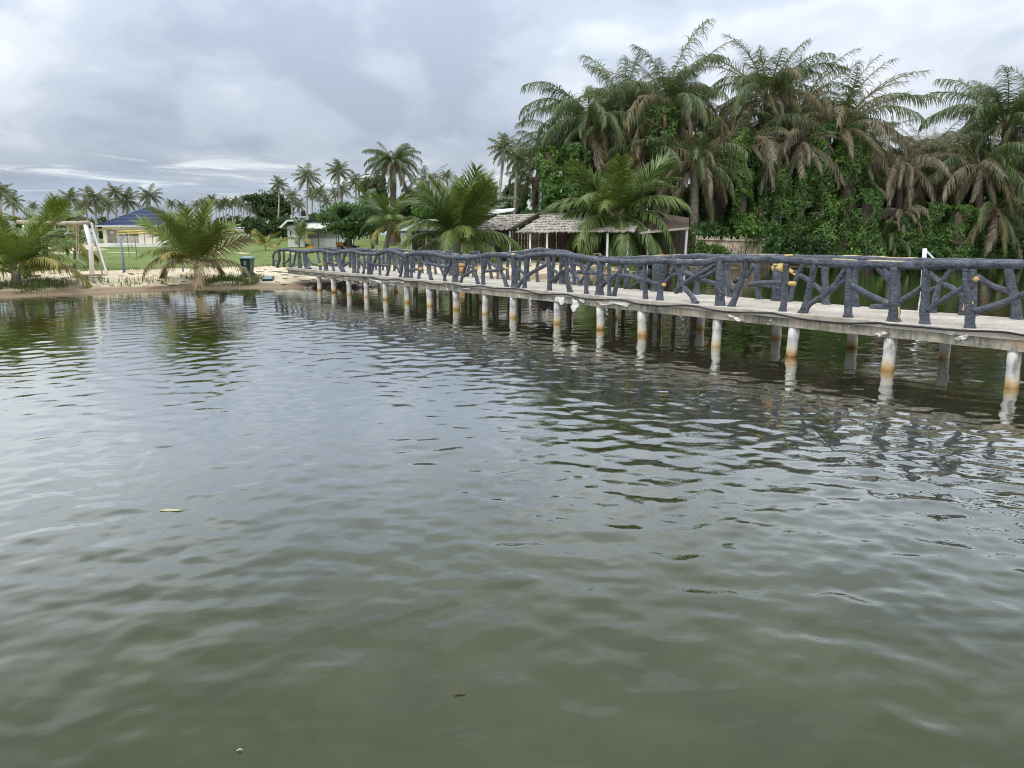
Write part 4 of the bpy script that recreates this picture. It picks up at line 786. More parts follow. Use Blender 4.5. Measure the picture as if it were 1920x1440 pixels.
def lobes_pts(c, rad, nl, n, seed, fill=0.55, flat=0.85):
    """leaf places on the skins of many small lobes spread through an ellipsoid"""
    g = np.random.default_rng(seed); c = np.array(c); rad = np.array(rad)
    d = g.normal(0, 1, (nl, 3)); d /= np.linalg.norm(d, axis=1, keepdims=True); rr = g.uniform(0.35, 1.0, (nl, 1)) ** 0.6
    lc = d * rr * (1 - fill * 0.55); lr = g.uniform(0.16, 0.36, nl) * (0.7 + fill)
    n = int(n * 1.25); k = g.integers(0, nl, n); u = g.normal(0, 1, (n, 3)); u /= np.linalg.norm(u, axis=1, keepdims=True); u[:, 2] = np.where(u[:, 2] < -0.3, -u[:, 2] * 0.6, u[:, 2])
    p = c + (lc[k] + u * lr[k][:, None] * g.uniform(0.6, 1.08, (n, 1))) * rad; f = 2.2 / float(min(rad)); ok = np.array([mnoise.noise(Vector(q) * f) > -0.2 for q in p]); return p[ok], u[ok]
def tree(name, label, base, c, rad, n, m, seed, ln=0.28, wd=0.1, nl=60, tr=0.18, limbs=6, fill=0.55, group=None, cat="tree", hang=0.6):
    base = np.array(base); root = thing(name, label, cat, base, group); mb = MB(); c = np.array(c); rad = np.array(rad); rr = random.Random(seed)
    fork = base + (c - base) * 0.55; mb.tube([base - np.array([0, 0, .3]), (base + fork) / 2 + np.array([rr.uniform(-.1, .1), 0, 0]), fork], [tr * 1.3, tr, tr * .85], 9, .12, seed, True, .3)
    for i in range(limbs):
        a = 6.28 * i / limbs + rr.random(); e = c + rad * np.array([math.cos(a) * .62, math.sin(a) * .62, rr.uniform(-.2, .6)]); mb.tube([fork, (fork + e) / 2 + np.array([0, 0, rad[2] * .1]), e], [tr * .7, tr * .4, tr * .12], 6, .1, seed + i, False, .3)
    mb.build("trunk", M_BARK, root, True)
    p, u = lobes_pts(c, rad, nl, n, seed, fill); me = leaves_mesh("crown", p - base, u, ln, wd, m, .55, hang, seed); link("crown", me, root, base); return root
def tree_px(name, label, px, yt, yb, wpx, Y, n, m, seed, **k):
    b = gpy(k.pop("pxb", px), Y); sc = Y / FOCAL; c = at_y(px, (yt + yb) / 2, Y); h = (yb - yt) / 2 * sc; return tree(name, label, b, c, (wpx / 2 * sc, wpx / 2 * sc * 0.9, h), n, m, seed, **k)
tree_px("mango_tree", "dark dense round tree beside the white house", 655, 372, 458, 132, 70, 9000, M_BROAD, 401, tr=.2, ln=.3, wd=.12, nl=90)
tree_px("mango_tree", "bright green mango tree behind the thatched roof", 1048, 322, 412, 86, 58, 5200, M_MANGO, 402, ln=.36, wd=.1, nl=60)
tree_px("mango_tree", "bright rounded tree behind the huts near the tall pale palm", 907, 335, 410, 66, 82, 4200, M_MANGO, 403, ln=.4, wd=.13)
tree_px("broadleaf_tree", "dark tree filling the gap left of the bright tree behind the huts", 862, 352, 420, 70, 90, 3600, M_BROAD, 404, ln=.42, wd=.15)
tree_px("broadleaf_tree", "tree with yellow green leaves behind the zinc roof", 800, 362, 425, 70, 84, 3600, M_MANGO, 405, ln=.4, wd=.14)
tree_px("broadleaf_tree", "spreading dark tree with a flat side branch beyond the lawn", 510, 358, 425, 82, 160, 4200, M_FARTREE, 406, ln=.75, wd=.35, tr=.4)
tree_px("broadleaf_tree", "flat side crown reaching left from the spreading dark tree", 474, 364, 380, 40, 158, 700, M_FARTREE, 407, ln=.7, wd=.3, tr=.2, pxb=492)
tree_px("broadleaf_tree", "leafy tree between the lone oil palm and the very tall coconut palm", 705, 322, 420, 64, 100, 4200, M_FARTREE, 408, ln=.5, wd=.2)
tree_px("broadleaf_tree", "leafy tree behind the lone oil palm's trunk", 770, 345, 425, 70, 104, 4000, M_FARTREE, 409, ln=.5, wd=.2)
tree_px("broadleaf_tree", "tree at the left end of the grove behind the pale coconut trunks", 968, 340, 410, 64, 80, 4000, M_FARTREE, 410, ln=.45, wd=.16)
fs = random.Random(9)
for i, (px, yt, w, Y) in enumerate(sorted([(60, 405, 60, 130), (112, 402, 50, 125), (155, 406, 50, 120), (196, 408, 46, 118), (300, 402, 40, 150), (335, 400, 50, 190), (380, 402, 44, 220), (412, 404, 34, 230), (440, 400, 44, 235), (470, 404, 40, 200), (486, 408, 46, 120), (530, 402, 60, 130), (560, 405, 46, 125), (592, 396, 60, 128), (625, 392, 60, 130), (660, 394, 60, 140), (-20, 400, 70, 130), (-90, 402, 90, 130), (700, 385, 70, 118), (745, 380, 80, 120), (800, 378, 80, 116), (850, 375, 80, 118), (900, 378, 80, 115), (945, 380, 70, 112), (985, 385, 60, 100), (590, 418, 40, 108), (612, 415, 40, 110)])):
    tree_px("scrub_tree", "dark scrubby tree, %s from the left in the thicket beyond the lawn" % ORD[i], px, yt, 445 if Y > 140 else 452, w, Y, 1500, M_FARTREE, 430 + i, ln=.8, wd=.4, nl=36, tr=.15, limbs=3, group="scrub trees along the far edge of the lawn")

def drape(name, label, px, yt, yb, wpx, Y, n, m, seed, ln=.2, wd=.15, taper=0.8, cat="creeper", core=True, bulge=0.25):
    """creeper smothering a dead trunk: ragged column of leaves on noisy skin over a hidden stem"""
    n = int(n * 1.7); ln *= .78; wd *= .78; g = np.random.default_rng(seed); sc = Y / FOCAL; top = at_y(px, yt, Y); bz = at_y(px, yb, Y)[2]; b = gpy(px, Y); bz = max(bz, b[2]); root = thing(name, label, cat, np.array([top[0], Y, b[2]]))
    t = g.uniform(0, 1, n) ** 0.95; a = g.uniform(0, 2 * math.pi, n); r0 = wpx / 2 * sc
    z = bz + (top[2] - bz) * t; rr = r0 * (1 - (1 - taper) * t) * np.clip((1.04 - t) * 7, 0.12, 1) ** 0.5
    lump = np.array([mnoise.noise(Vector((math.cos(x) * 1.1 + seed, math.sin(x) * 1.1, zz * 0.55))) for x, zz in zip(a, z)]); lump2 = np.array([mnoise.noise(Vector((math.cos(x) * 2.6, math.sin(x) * 2.6 + seed, zz * 1.6))) for x, zz in zip(a, z)])
    rr = rr * (1 + bulge * 1.6 * lump + 0.3 * lump2) * g.uniform(0.75, 1.1, n)
    x = top[0] + rr * np.cos(a) * (1 + 0.25 * np.sin(z * 1.1 + seed)) + 0.3 * np.sin(z * .7 + seed); y = Y + rr * np.sin(a); P = np.stack([x, y, z], 1); U = np.stack([np.cos(a), np.sin(a), np.full(n, .35)], 1)
    ok = np.array([mnoise.noise(Vector((q[0] * .9, q[1] * .9 + seed, q[2] * .6))) > -0.2 for q in P]); P = P[ok]; U = U[ok]
    link("foliage", leaves_mesh("foliage", P - world_of(root), U, ln, wd, m, .6, .8, seed), root)
    if core:
        mb = MB(); mb.tube([np.array([top[0], Y, b[2] - .3]), np.array([top[0] + .1, Y, (b[2] + top[2]) / 2]), np.array([top[0], Y, top[2] - .4])], [r0 * .5, r0 * .4, r0 * .25], 8, .2, seed, True, .5); mb.build("stem", M_BARK, root, True)
    return root
drape("vine_column", "bright green column of creeper left of the big draped tree", 1462, 288, 470, 46, 59.8, 5200, M_VINE, 501, .2, .14)
drape("vine_draped_tree", "large dead tree smothered in dark green creeper", 1548, 228, 480, 84, 61, 11000, M_VINE, 502, .24, .18, .7, bulge=.4)
drape("vine_draped_tree", "creeper cloaked trunk under the brown sweeping oil palm", 1598, 232, 478, 66, 60.6, 7000, M_VINE, 503, .24, .17, .8, bulge=.4)
drape("vine_draped_tree", "creeper mound sloping down right of the big draped tree", 1630, 355, 482, 74, 60.2, 5200, M_VINE, 504, .22, .16, .6)
drape("vine_draped_tree", "leafy creeper mass hanging in the tall oil palm", 1246, 196, 330, 66, 60.5, 6200, M_VINE, 505, .26, .18, .9, bulge=.4)
drape("vine_draped_tree", "dark creeper curtain left of the broad coconut palm", 1082, 268, 400, 52, 61, 4400, M_BROAD, 506, .24, .17, .9)
drape("vine_draped_tree", "rounded creeper crown beside the dark oil palm at the grove's left end", 1030, 275, 400, 44, 62, 3600, M_VINE, 507, .24, .17, .9)
drape("vine_draped_tree", "creeper wrapped trunk beside the lower tan oil palm", 1396, 240, 470, 44, 60.2, 5200, M_VINE, 508, .25, .18, .9)
drape("vine_draped_tree", "dark creeper wall behind the shaggy trunked palm", 1345, 330, 470, 74, 63, 5200, M_BROAD, 509, .26, .18, .9)
drape("vine_draped_tree", "creeper hung trunk behind the broad coconut palm", 1232, 300, 420, 60, 63, 4000, M_BROAD, 510, .26, .18, .9)
drape("vine_draped_tree", "creeper bank under the dead oil palm with grey stalks", 1742, 380, 485, 100, 62, 6000, M_VINE, 511, .24, .17, .7)
drape("vine_draped_tree", "dark creeper tower at the right edge behind the hanging fronds", 1900, 300, 485, 80, 62.5, 6500, M_BROAD, 512, .26, .18, .8)
drape("vine_draped_tree", "light creeper cap on the tan oil palm near the right edge", 1882, 290, 345, 40, 60.4, 1800, M_VINE, 513, .24, .17, .9, core=False)
drape("vine_draped_tree", "creeper thicket in the gap between the dead palm and the tan one", 1790, 330, 485, 70, 66, 4600, M_BROAD, 514, .28, .2, .8)
drape("vine_draped_tree", "creeper covered trunk between the two sky gaps", 1500, 268, 470, 60, 63.5, 4600, M_BROAD, 515, .26, .18, .9)
drape("vine_draped_tree", "creeper thicket rising behind the low dark oil palm", 1180, 270, 420, 70, 66, 4600, M_BROAD, 516, .28, .2, .9)
drape("vine_draped_tree", "creeper covered stem in the gap left of the high feathery crown", 1375, 300, 420, 70, 66, 4600, M_BROAD, 518, .28, .2, .9)
drape("vine_draped_tree", "creeper sleeve on the trunk right of the vine column", 1502, 296, 478, 40, 59.9, 4200, M_VINE, 519, .22, .16, .85, bulge=.4)
drape("vine_draped_tree", "creeper sleeve on the trunk under the high feathery crown", 1434, 262, 460, 34, 60.4, 3600, M_BROAD, 520, .22, .16, .85, bulge=.4)
drape("vine_draped_tree", "creeper mantle below the tan palm beside the lagoon pole", 1800, 385, 486, 70, 60.3, 4200, M_VINE, 521, .22, .16, .7, bulge=.4)
drape("vine_draped_tree", "dark creeper mantle under the short straw headed palm", 1690, 402, 486, 60, 61.2, 3800, M_BROAD, 522, .24, .17, .7, bulge=.4)
drape("vine_draped_tree", "creeper clad stump in shade behind the bright mango tree", 1120, 300, 410, 80, 66, 4600, M_BROAD, 517, .28, .2, .9)
shr = random.Random(31)
for i, (px, yt, w, m, lb) in enumerate([(1318, 448, 30, M_VINE, "yellow green bush at the left end of the cane fence"), (1402, 395, 70, M_MANGO, "large leaved shrub leaning over the cane fence"), (1445, 410, 46, M_BROAD, "drooping shrub between the fence and the vine column"), (1490, 420, 80, M_BROAD, "dark shrub at the cane fence's right end"), (1540, 438, 70, M_BROAD, "low dark shrub at the foot of the big draped tree"),
     (1588, 452, 52, M_MANGO, "bright lime green bush at the water under the draped tree"), (1640, 448, 60, M_VINE, "round bush on the bank left of the white lagoon pole"), (1700, 430, 70, M_VINE, "green bush behind the white lagoon pole"), (1750, 446, 64, M_BROAD, "dark bush right of the white lagoon pole"), (1800, 448, 60, M_BROAD, "dark bush beneath the hanging tan fronds"), (1866, 440, 70, M_VINE, "bush at the bank beneath the right edge palms"), (1920, 430, 80, M_BROAD, "bush cut by the right edge of the photo"), (2010, 430, 110, M_VINE, "bush beyond the right edge near the bank"), (2130, 425, 120, M_BROAD, "broad bush farther beyond the right edge"), (2260, 430, 120, M_VINE, "farthest bush beyond the right edge"), (1345, 455, 50, M_VINE, "creeper bush spilling over the cane fence's left half")]):
    Y = 60.0 + shr.uniform(-0.3, 1.5) if px > 1460 else (56.1 if px in (1345, 1318, 1445) else 57.9); tree_px("shrub", lb, px, yt, 503, w, Y, 2600, m, 600 + i, ln=.3, wd=.14, nl=40, tr=.05, limbs=4, cat="shrub")
def scatter_grass(name, boxes, n, hmin, hmax, seed, m=M_GRASS, wd=.012, fz=None):
    g = np.random.default_rng(seed); V = []; F = []
    for (x0, x1, d0, d1, w) in boxes:
        for _ in range(int(n * w)):
            x = g.uniform(x0, x1); u = g.normal(0, .36); y = float(shore(x)) + d0 + (d1 - d0) * (0.5 + u * 0.9) + .3 * math.sin(x * 2.7)
            if mnoise.noise(Vector((x * .9 + seed, y * 1.4, 0))) < -0.12 + 0.35 * abs(u): continue
            z = gz(x, y); h = g.uniform(hmin, hmax) * (1.1 - .7 * min(1, abs(u) * 1.6)); a = g.uniform(0, 6.28); ld = g.uniform(.1, .7) * h; k = len(V); w2 = wd * g.uniform(.7, 1.4); bx, by = math.cos(a) * w2, math.sin(a) * w2; lx, ly = math.cos(a + 1.57) * ld, math.sin(a + 1.57) * ld
            V += [(x - bx, y - by, z - .02), (x + bx, y + by, z - .02), (x + bx * .8 + lx * .35, y + by * .8 + ly * .35, z + h * .65), (x - bx * .8 + lx * .35, y - by * .8 + ly * .35, z + h * .65), (x + lx, y + ly, z + h)]; F += [(k, k + 1, k + 2, k + 3), (k + 3, k + 2, k + 4)]
    me = bpy.data.meshes.new(name); me.from_pydata(V, [], F); me.materials.append(m); me.update(); return kind(link(name, me), 'stuff')
scatter_grass("bank_grass", [(-15.2, -11.9, 0.9, 3.2, .75), (-20.5, -18.6, 0.9, 3.8, .25), (-24, -20, 0.9, 3.6, .4), (-18.6, -15.2, 1.2, 3.4, .14), (4.5, 9.6, 0.6, 3.2, .4), (-8, -4, 0.4, 2.2, .05)], 4200, .06, .34, 3)
scatter_grass("reeds", [(15, 60, 0.2, 2.2, 1.0), (27, 33, 0, 1.6, .5)], 7000, .5, 1.5, 4, M_GRASS, .02)
scatter_grass("lawn_fringe_grass", [(-26, 7, 8.2, 12.8, 1.0)], 7000, .05, .14, 6, M_GRASS, .012)
def undergrowth():
    g = np.random.default_rng(77); n = 26000; x = g.uniform(11, 62, n); y = shore(x) + 0.6 + 4.5 * g.uniform(0, 1, n) ** 1.2; hmax = np.array([1.5 + 1.3 * mnoise.noise(Vector((a * .35, b * .35, 2))) for a, b in zip(x, y)]) + 0.28 * (y - shore(x)); z = zg(x, y) + hmax * g.uniform(0.1, 1, n) ** .7
    P = np.stack([x, y, z], 1); U = np.tile(np.array([0, -.5, .8]), (n, 1)); keep = ~((x < 20.5) & (y < 57.5)); return kind(link("undergrowth", leaves_mesh("undergrowth", P[keep], U[keep], .32, .16, M_BROAD, .6, .5, 77)), 'stuff')
undergrowth()
def backwood():
    g = np.random.default_rng(78); n = 52000; x = g.uniform(13, 85, n); y = g.uniform(66.5, 73, n); hmax = np.array([8.6 + 2.8 * mnoise.noise(Vector((a * .22, 4, 2))) for a in x]) * np.interp(x, [14, 19, 60, 75], [.6, 1, 1, .75]); z = zg(x, y) + hmax * g.uniform(0, 1, n) ** .8
    return kind(link("woodland_behind", leaves_mesh("woodland_behind", np.stack([x, y, z], 1), np.tile(np.array([0, -.6, .6]), (n, 1)), .6, .3, M_FARTREE, .6, .5, 78)), 'stuff')
backwood()

# ------------------------------------------------------------------ buildings
def house_blue():
    Y = 90.0; g = gpy(250, Y); z0 = g[2] - 0.1; xl = at_y(193, 440, Y)[0]; xr = at_y(319, 440, Y)[0]; ze = at_y(250, 424.5, Y)[2]; zt = at_y(252, 384, Y)[2]; dp = 8.0
    h = thing("bungalow", "cream bungalow with a dark blue pyramid roof beyond the lawn", "house", (( xl + xr) / 2, Y, z0))
    X = lambda px: at_y(px, 440, Y)[0]; Z = lambda py: at_y(250, py, Y)[2]
    m = MB(); px0, px1 = X(199.5), X(259.5); pz0, pz1 = Z(455.5), Z(430.5); t = 0.25
    m.box(xl, px0, Y, Y + t, z0, ze).box(px1, xr, Y, Y + t, z0, ze).box(px0, px1, Y, Y + t, z0, pz0).box(px0, px1, Y, Y + t, pz1, ze)
    m.box(xl, xl + t, Y + t, Y + dp, z0, ze).box(xr - t, xr, Y + t, Y + dp, z0, ze).box(xl + t, xr - t, Y + dp - t, Y + dp, z0, ze)
    m.box(px0 + .0, px1 + .0, Y + .6, Y + .8, z0, ze).box(px1, px1 + .2, Y + t, Y + .6, z0, ze).box(px0 - .2, px0, Y + t, Y + .6, z0, ze); m.build("wall", M_CREAM, h)
    m = MB(); m.box(xl - .15, xr + .15, Y - 1.0, Y - .002, z0 - .1, Z(456)); m.build("plinth", M_OFFW, h)
    m = MB(); m.box(X(237), X(254), Y - 1.4, Y - 1.003, z0 - .1, Z(458)); m.build("step", M_OFFW, h)
    w_ = MB(); a, b = X(217), X(257); w_.box(a, b, Y + 0.55, Y + 0.598, Z(443), Z(430.5)); wn = w_.build("window", M_WHITE, h)
    for i in range(2):
        q = MB(); c0 = a + .08 + i * (b - a) / 2; q.box(c0, c0 + (b - a) / 2 - .14, Y + 0.5, Y + 0.548, Z(443) + .07, Z(430.5) - .07); q.build("pane", M_GLASS, wn)
    d_ = MB(); d_.box(X(201), X(212.5), Y + 0.52, Y + 0.598, Z(455.5), Z(432)); dr = d_.build("door", M_TIMBER, h); q = MB(); q.box(X(202), X(209), Y + 0.48, Y + 0.518, Z(438), Z(433)); q.build("pane", M_WHITE, dr)
    for c in (276.5, 307):
        f = MB(); f.box(X(c - 3.6), X(c + 3.6), Y - .05, Y - .002, Z(433.4), Z(428.8)); fo = f.build("window", M_WHITE, h)
        for k in (-1.75, 1.75): q = MB(); q.box(X(c + k - 1.35), X(c + k + 1.35), Y - .08, Y - .052, Z(432.8), Z(429.4)); q.build("pane", M_GLASS, fo)
    for c in (226, 299): q = MB(); q.ball((X(c), Y - .1, Z(425.8)), .09, 8, 5); q.build("lamp_globe", M_WHITE, h, True)
    ov = .55; fz = ze; q = MB(); q.box(xl - ov, xr + ov, Y - ov, Y + dp + ov, fz - .02, fz + .1); q.build("fascia", M_WHITE, h)
    apex = np.array([X(252), Y + dp / 2, zt + 0.9]); N = 14; cs = [(xl - ov, Y - ov), (xr + ov, Y - ov), (xr + ov, Y + dp + ov), (xl - ov, Y + dp + ov)]
    ap = np.array([(cs[0][0] + cs[1][0]) / 2, (cs[0][1] + cs[2][1]) / 2]); zap = zt + 0.0
    rf = MB(); lv = []
    for i in range(N + 1):
        t_ = i / N; ring = [np.array([c[0] * (1 - t_) + ap[0] * t_, c[1] * (1 - t_) + ap[1] * t_]) for c in cs]; zz = fz + .11 + (zap - fz - .11) * t_; lv.append((ring, zz))
    for i in range(N):                                                # courses of roof sheets, each lapped over the one below
        (r0, z0_), (r1, z1_) = lv[i], lv[i + 1]; lip = .05
        V = [(*p, z0_ - .0) for p in r0] + [(*p, z0_ + lip) for p in r0] + [(*p, z1_ + .01) for p in r1]
        c = MB(); c.add(V, [(k, (k + 1) % 4, 4 + (k + 1) % 4, 4 + k) for k in range(4)] + [(4 + k, 4 + (k + 1) % 4, 8 + (k + 1) % 4, 8 + k) for k in range(4)])
        if i == 0: roof = c.build("roof", M_ROOF, h)
        else: c.build("roof_course", M_ROOF, roof)
house_blue()
def house_white():
    Y = 88.0; X = lambda px: at_y(px, 440, Y)[0]; Z = lambda py: at_y(580, py, Y)[2]; zb = Z(464)
    # gable wall turned to the left of the photo, long side running back right
    h = thing("white_house", "small white house with blue edged roof and awning beside the dark round tree", "house", (X(575), Y, zb))
    g0, g1 = X(539), X(576); xr = X(640); m = MB(); zt0, zt1 = Z(424), Z(413.5)
    m.add([(g0, Y, zb), (g1, Y, zb), (g1, Y, zt1 - .2), (g0, Y, zt0), (g0, Y + 6, zb), (g1, Y + 6, zb), (g1, Y + 6, zt1 - .2), (g0, Y + 6, zt0)], [(0, 1, 2, 3), (7, 6, 5, 4), (0, 3, 7, 4), (1, 5, 6, 2), (3, 2, 6, 7), (0, 4, 5, 1)]); m.build("wall", M_OFFW, h)
    m = MB(); m.box(g1 + .002, xr, Y + .8, Y + 6, zb, Z(419)); m.build("side_wall", M_GREY, h)
    m = MB(); m.box(g1 + .004, X(660), Y + .3, Y + .55, zb, Z(447)); m.build("low_wall", M_OFFW, h)
    m = MB(); m.add([(g1 - 1.2, Y - .05, Z(416)), (xr, Y - .05, Z(416)), (xr, Y - .9, Z(429)), (g1 - .1, Y - .9, Z(429)), (g1 - 1.2, Y - .05, Z(415)), (xr, Y - .05, Z(415)), (xr, Y - .9, Z(428)), (g1 - .1, Y - .9, Z(428))], [(3, 2, 1, 0), (4, 5, 6, 7), (0, 1, 5, 4), (1, 2, 6, 5), (2, 3, 7, 6), (3, 0, 4, 7)]); m.build("awning", M_OFFW, h)
    for px in (575, 600): q = MB(); q.bar((X(px), Y - .8, zb), (X(px), Y - .8, Z(429)), .09); q.build("awning_post", M_DARKT, h)
    m = MB(); m.add([(X(529), Y - .6, Z(426)), (X(544), Y - .6, Z(412.6)), (X(640), Y - .3, Z(412)), (X(640), Y + 6.5, Z(412)), (X(544), Y + 6.5, Z(412.6)), (X(529), Y + 6.5, Z(426))] + [(X(529), Y - .6, Z(428)), (X(544), Y - .6, Z(414.6)), (X(640), Y - .3, Z(414.6)), (X(640), Y + 6.5, Z(414.6)), (X(544), Y + 6.5, Z(414.6)), (X(529), Y + 6.5, Z(428))],
        [(0, 1, 4, 5), (1, 2, 3, 4), (6, 11, 10, 7), (7, 10, 9, 8), (0, 6, 7, 1), (1, 7, 8, 2), (2, 8, 9, 3), (3, 9, 10, 4), (4, 10, 11, 5), (5, 11, 6, 0)]); rf = m.build("roof", M_ROOF, h)
    q = MB(); q.bar((X(528.6), Y - .66, Z(427)), (X(543.8), Y - .66, Z(413.4)), .06, .2); q.bar((X(544), Y - .66, Z(413.8)), (X(562), Y - .66, Z(413.8)), .06, .18); q.build("barge_board", M_WHITE, rf)
    f = MB(); f.box(X(543.5), X(547.5), Y - .05, Y - .002, Z(442), Z(433)); fo = f.build("window", M_WHITE, h); q = MB(); q.box(X(544.2), X(546.8), Y - .08, Y - .052, Z(441), Z(434)); q.build("pane", M_GLASS, fo)
    f = MB(); f.box(X(579), X(597), Y + .74, Y + .798, Z(447), Z(431)); f.build("shutter", M_GREY, h)
    Yt = Y + 3; t = thing("water_tank", "black water tank on a white slab behind the white house roof", "water tank", (at_y(571, 440, Yt)[0], Yt, at_y(571, 411, Yt)[2]))
    x0, x1 = at_y(566, 440, Yt)[0], at_y(575, 440, Yt)[0]; zz = lambda py: at_y(571, py, Yt)[2]; c = (x0 + x1) / 2; r = (x1 - x0) / 2
    q = MB(); q.tube([(c, Yt, zz(406)), (c, Yt, zz(396)), (c, Yt, zz(394)), (c, Yt, zz(393))], [r, r, r * .7, r * .35], 16); q.build("tank", M_BLACK, t, True)
    q = MB(); q.box(x0 - .3, x1 + .3, Yt - r - .2, Yt + r + .2, zz(408), zz(406.1)); q.build("slab", M_OFFW, t)
    for sx in (x0 - .15, x1 + .15): q = MB(); q.box(sx - .12, sx + .12, Yt - r, Yt + r, zz(414), zz(408) - .003); q.build("pier", M_WHITE, t)
    b = gp(582, 466); o = MB(); o.box(b[0] - .35, b[0] + .25, b[1], b[1] + .5, b[2], b[2] + .22); tag(o.build("crate", M_ORANGE, None, False, b), "orange crate on the grass in front of the white house", "crate")
    b = gp(577, 464); o = MB(); o.box(b[0] - .35, b[0] + .3, b[1] + .7, b[1] + 1.3, b[2], b[2] + .42); tag(o.build("planter", M_BIN, None, False, b), "green trough behind the orange crate", "trough")
house_white()
def far_walls():
    for i, (a, b, Y, t, bo, lb) in enumerate([(412, 457, 200, 429, 444, "long pale wall across the far end of the lawn"), (480, 500, 190, 431, 443, "short grey wall in front of the far scrub"), (140, 184, 112, 428, 449, "weathered pale fence wall left of the bungalow")]):
        p = at_y(a, bo, Y); q = at_y(b, bo, Y); zt = at_y(a, t, Y)[2]; root = thing("boundary_wall", lb, "wall", (p + q) / 2); n = max(2, int((q[0] - p[0]) / 2.2)); st = (q[0] - p[0]) / n
        for k in range(n): m = MB(); m.box(p[0] + k * st, p[0] + (k + 1) * st - .06, Y, Y + .16, gz(p[0], Y) - .3, zt - .1 * ((k * 7 + i) % 3) * .5); m.build("panel", M_OFFW if i == 0 else M_GREY, root)
        for k in range(n + 1): m = MB(); m.box(p[0] + k * st - .16, p[0] + k * st + .10, Y - .06, Y - .003, gz(p[0], Y) - .3, zt + .06); m.build("pier", M_OFFW if i == 0 else M_GREY, root)
    Y = 214; r = thing("shed", "low shed with a pale roof showing above the far wall", "shed", gpy(444, Y)); X = lambda px: at_y(px, 440, Y)[0]; Z = lambda py: at_y(444, py, Y)[2]
    m = MB(); m.box(X(434), X(456), Y, Y + 5, gz(X(444), Y) - .2, Z(429)); m.build("wall", M_OFFW, r)
    m = MB(); m.add([(X(431), Y - .5, Z(428.5)), (X(458), Y - .5, Z(427.5)), (X(458), Y + 5.5, Z(425.5)), (X(431), Y + 5.5, Z(426.5)), (X(431), Y - .5, Z(427.5)), (X(458), Y - .5, Z(426.5)), (X(458), Y + 5.5, Z(424.5)), (X(431), Y + 5.5, Z(425.5))], [(3, 2, 1, 0), (4, 5, 6, 7), (0, 1, 5, 4), (1, 2, 6, 5), (2, 3, 7, 6), (3, 0, 4, 7)]); m.build("roof", M_WHITE, r)
far_walls()

# ---- huts behind the beach
def thatch(root, A, B, C, D, rows, seed):
    """roof plane A-B eave, D-C ridge, laid in overlapping shaggy rows"""
    A, B, C, D = map(np.array, (A, B, C, D)); rr = random.Random(seed); nrm = np.cross(B - A, D - A); nrm /= np.linalg.norm(nrm); nrm = nrm if nrm[2] > 0 else -nrm
    base = MB(); base.add([A - nrm * .06, B - nrm * .06, C - nrm * .06, D - nrm * .06, A - nrm * .02, B - nrm * .02, C - nrm * .02, D - nrm * .02], [(3, 2, 1, 0), (4, 5, 6, 7), (0, 1, 5, 4), (1, 2, 6, 5), (2, 3, 7, 6), (3, 0, 4, 7)]); rf = base.build("roof", M_DARKT, root)
    for k in range(rows):
        t0 = k / rows - 0.03; t1 = (k + 1.35) / rows; t1 = min(t1, 1.0); m = MB(); n = int(np.linalg.norm(B - A) / .12)
        lo = []; hi = []; lo2 = []
        for i in range(n + 1):
            u = i / n; tt = t0 + rr.uniform(-.035, .02); p = (A + (B - A) * u) * (1 - tt) + (D + (C - D) * u) * tt; q = (A + (B - A) * u) * (1 - t1) + (D + (C - D) * u) * t1; w = rr.uniform(.07, .15)
            lo.append(p + nrm * (w + .05 * mnoise.noise(Vector((u * 9, k * 3.1, seed))))); hi.append(q + nrm * .03); lo2.append(p + nrm * (w - .07))
        N = n + 1; m.add(lo + hi + lo2, [(i, i + 1, N + i + 1, N + i) for i in range(n)] + [(2 * N + i, 2 * N + i + 1, i + 1, i) for i in range(n)]); m.build("thatch_row", M_THATCH, rf)
    return rf
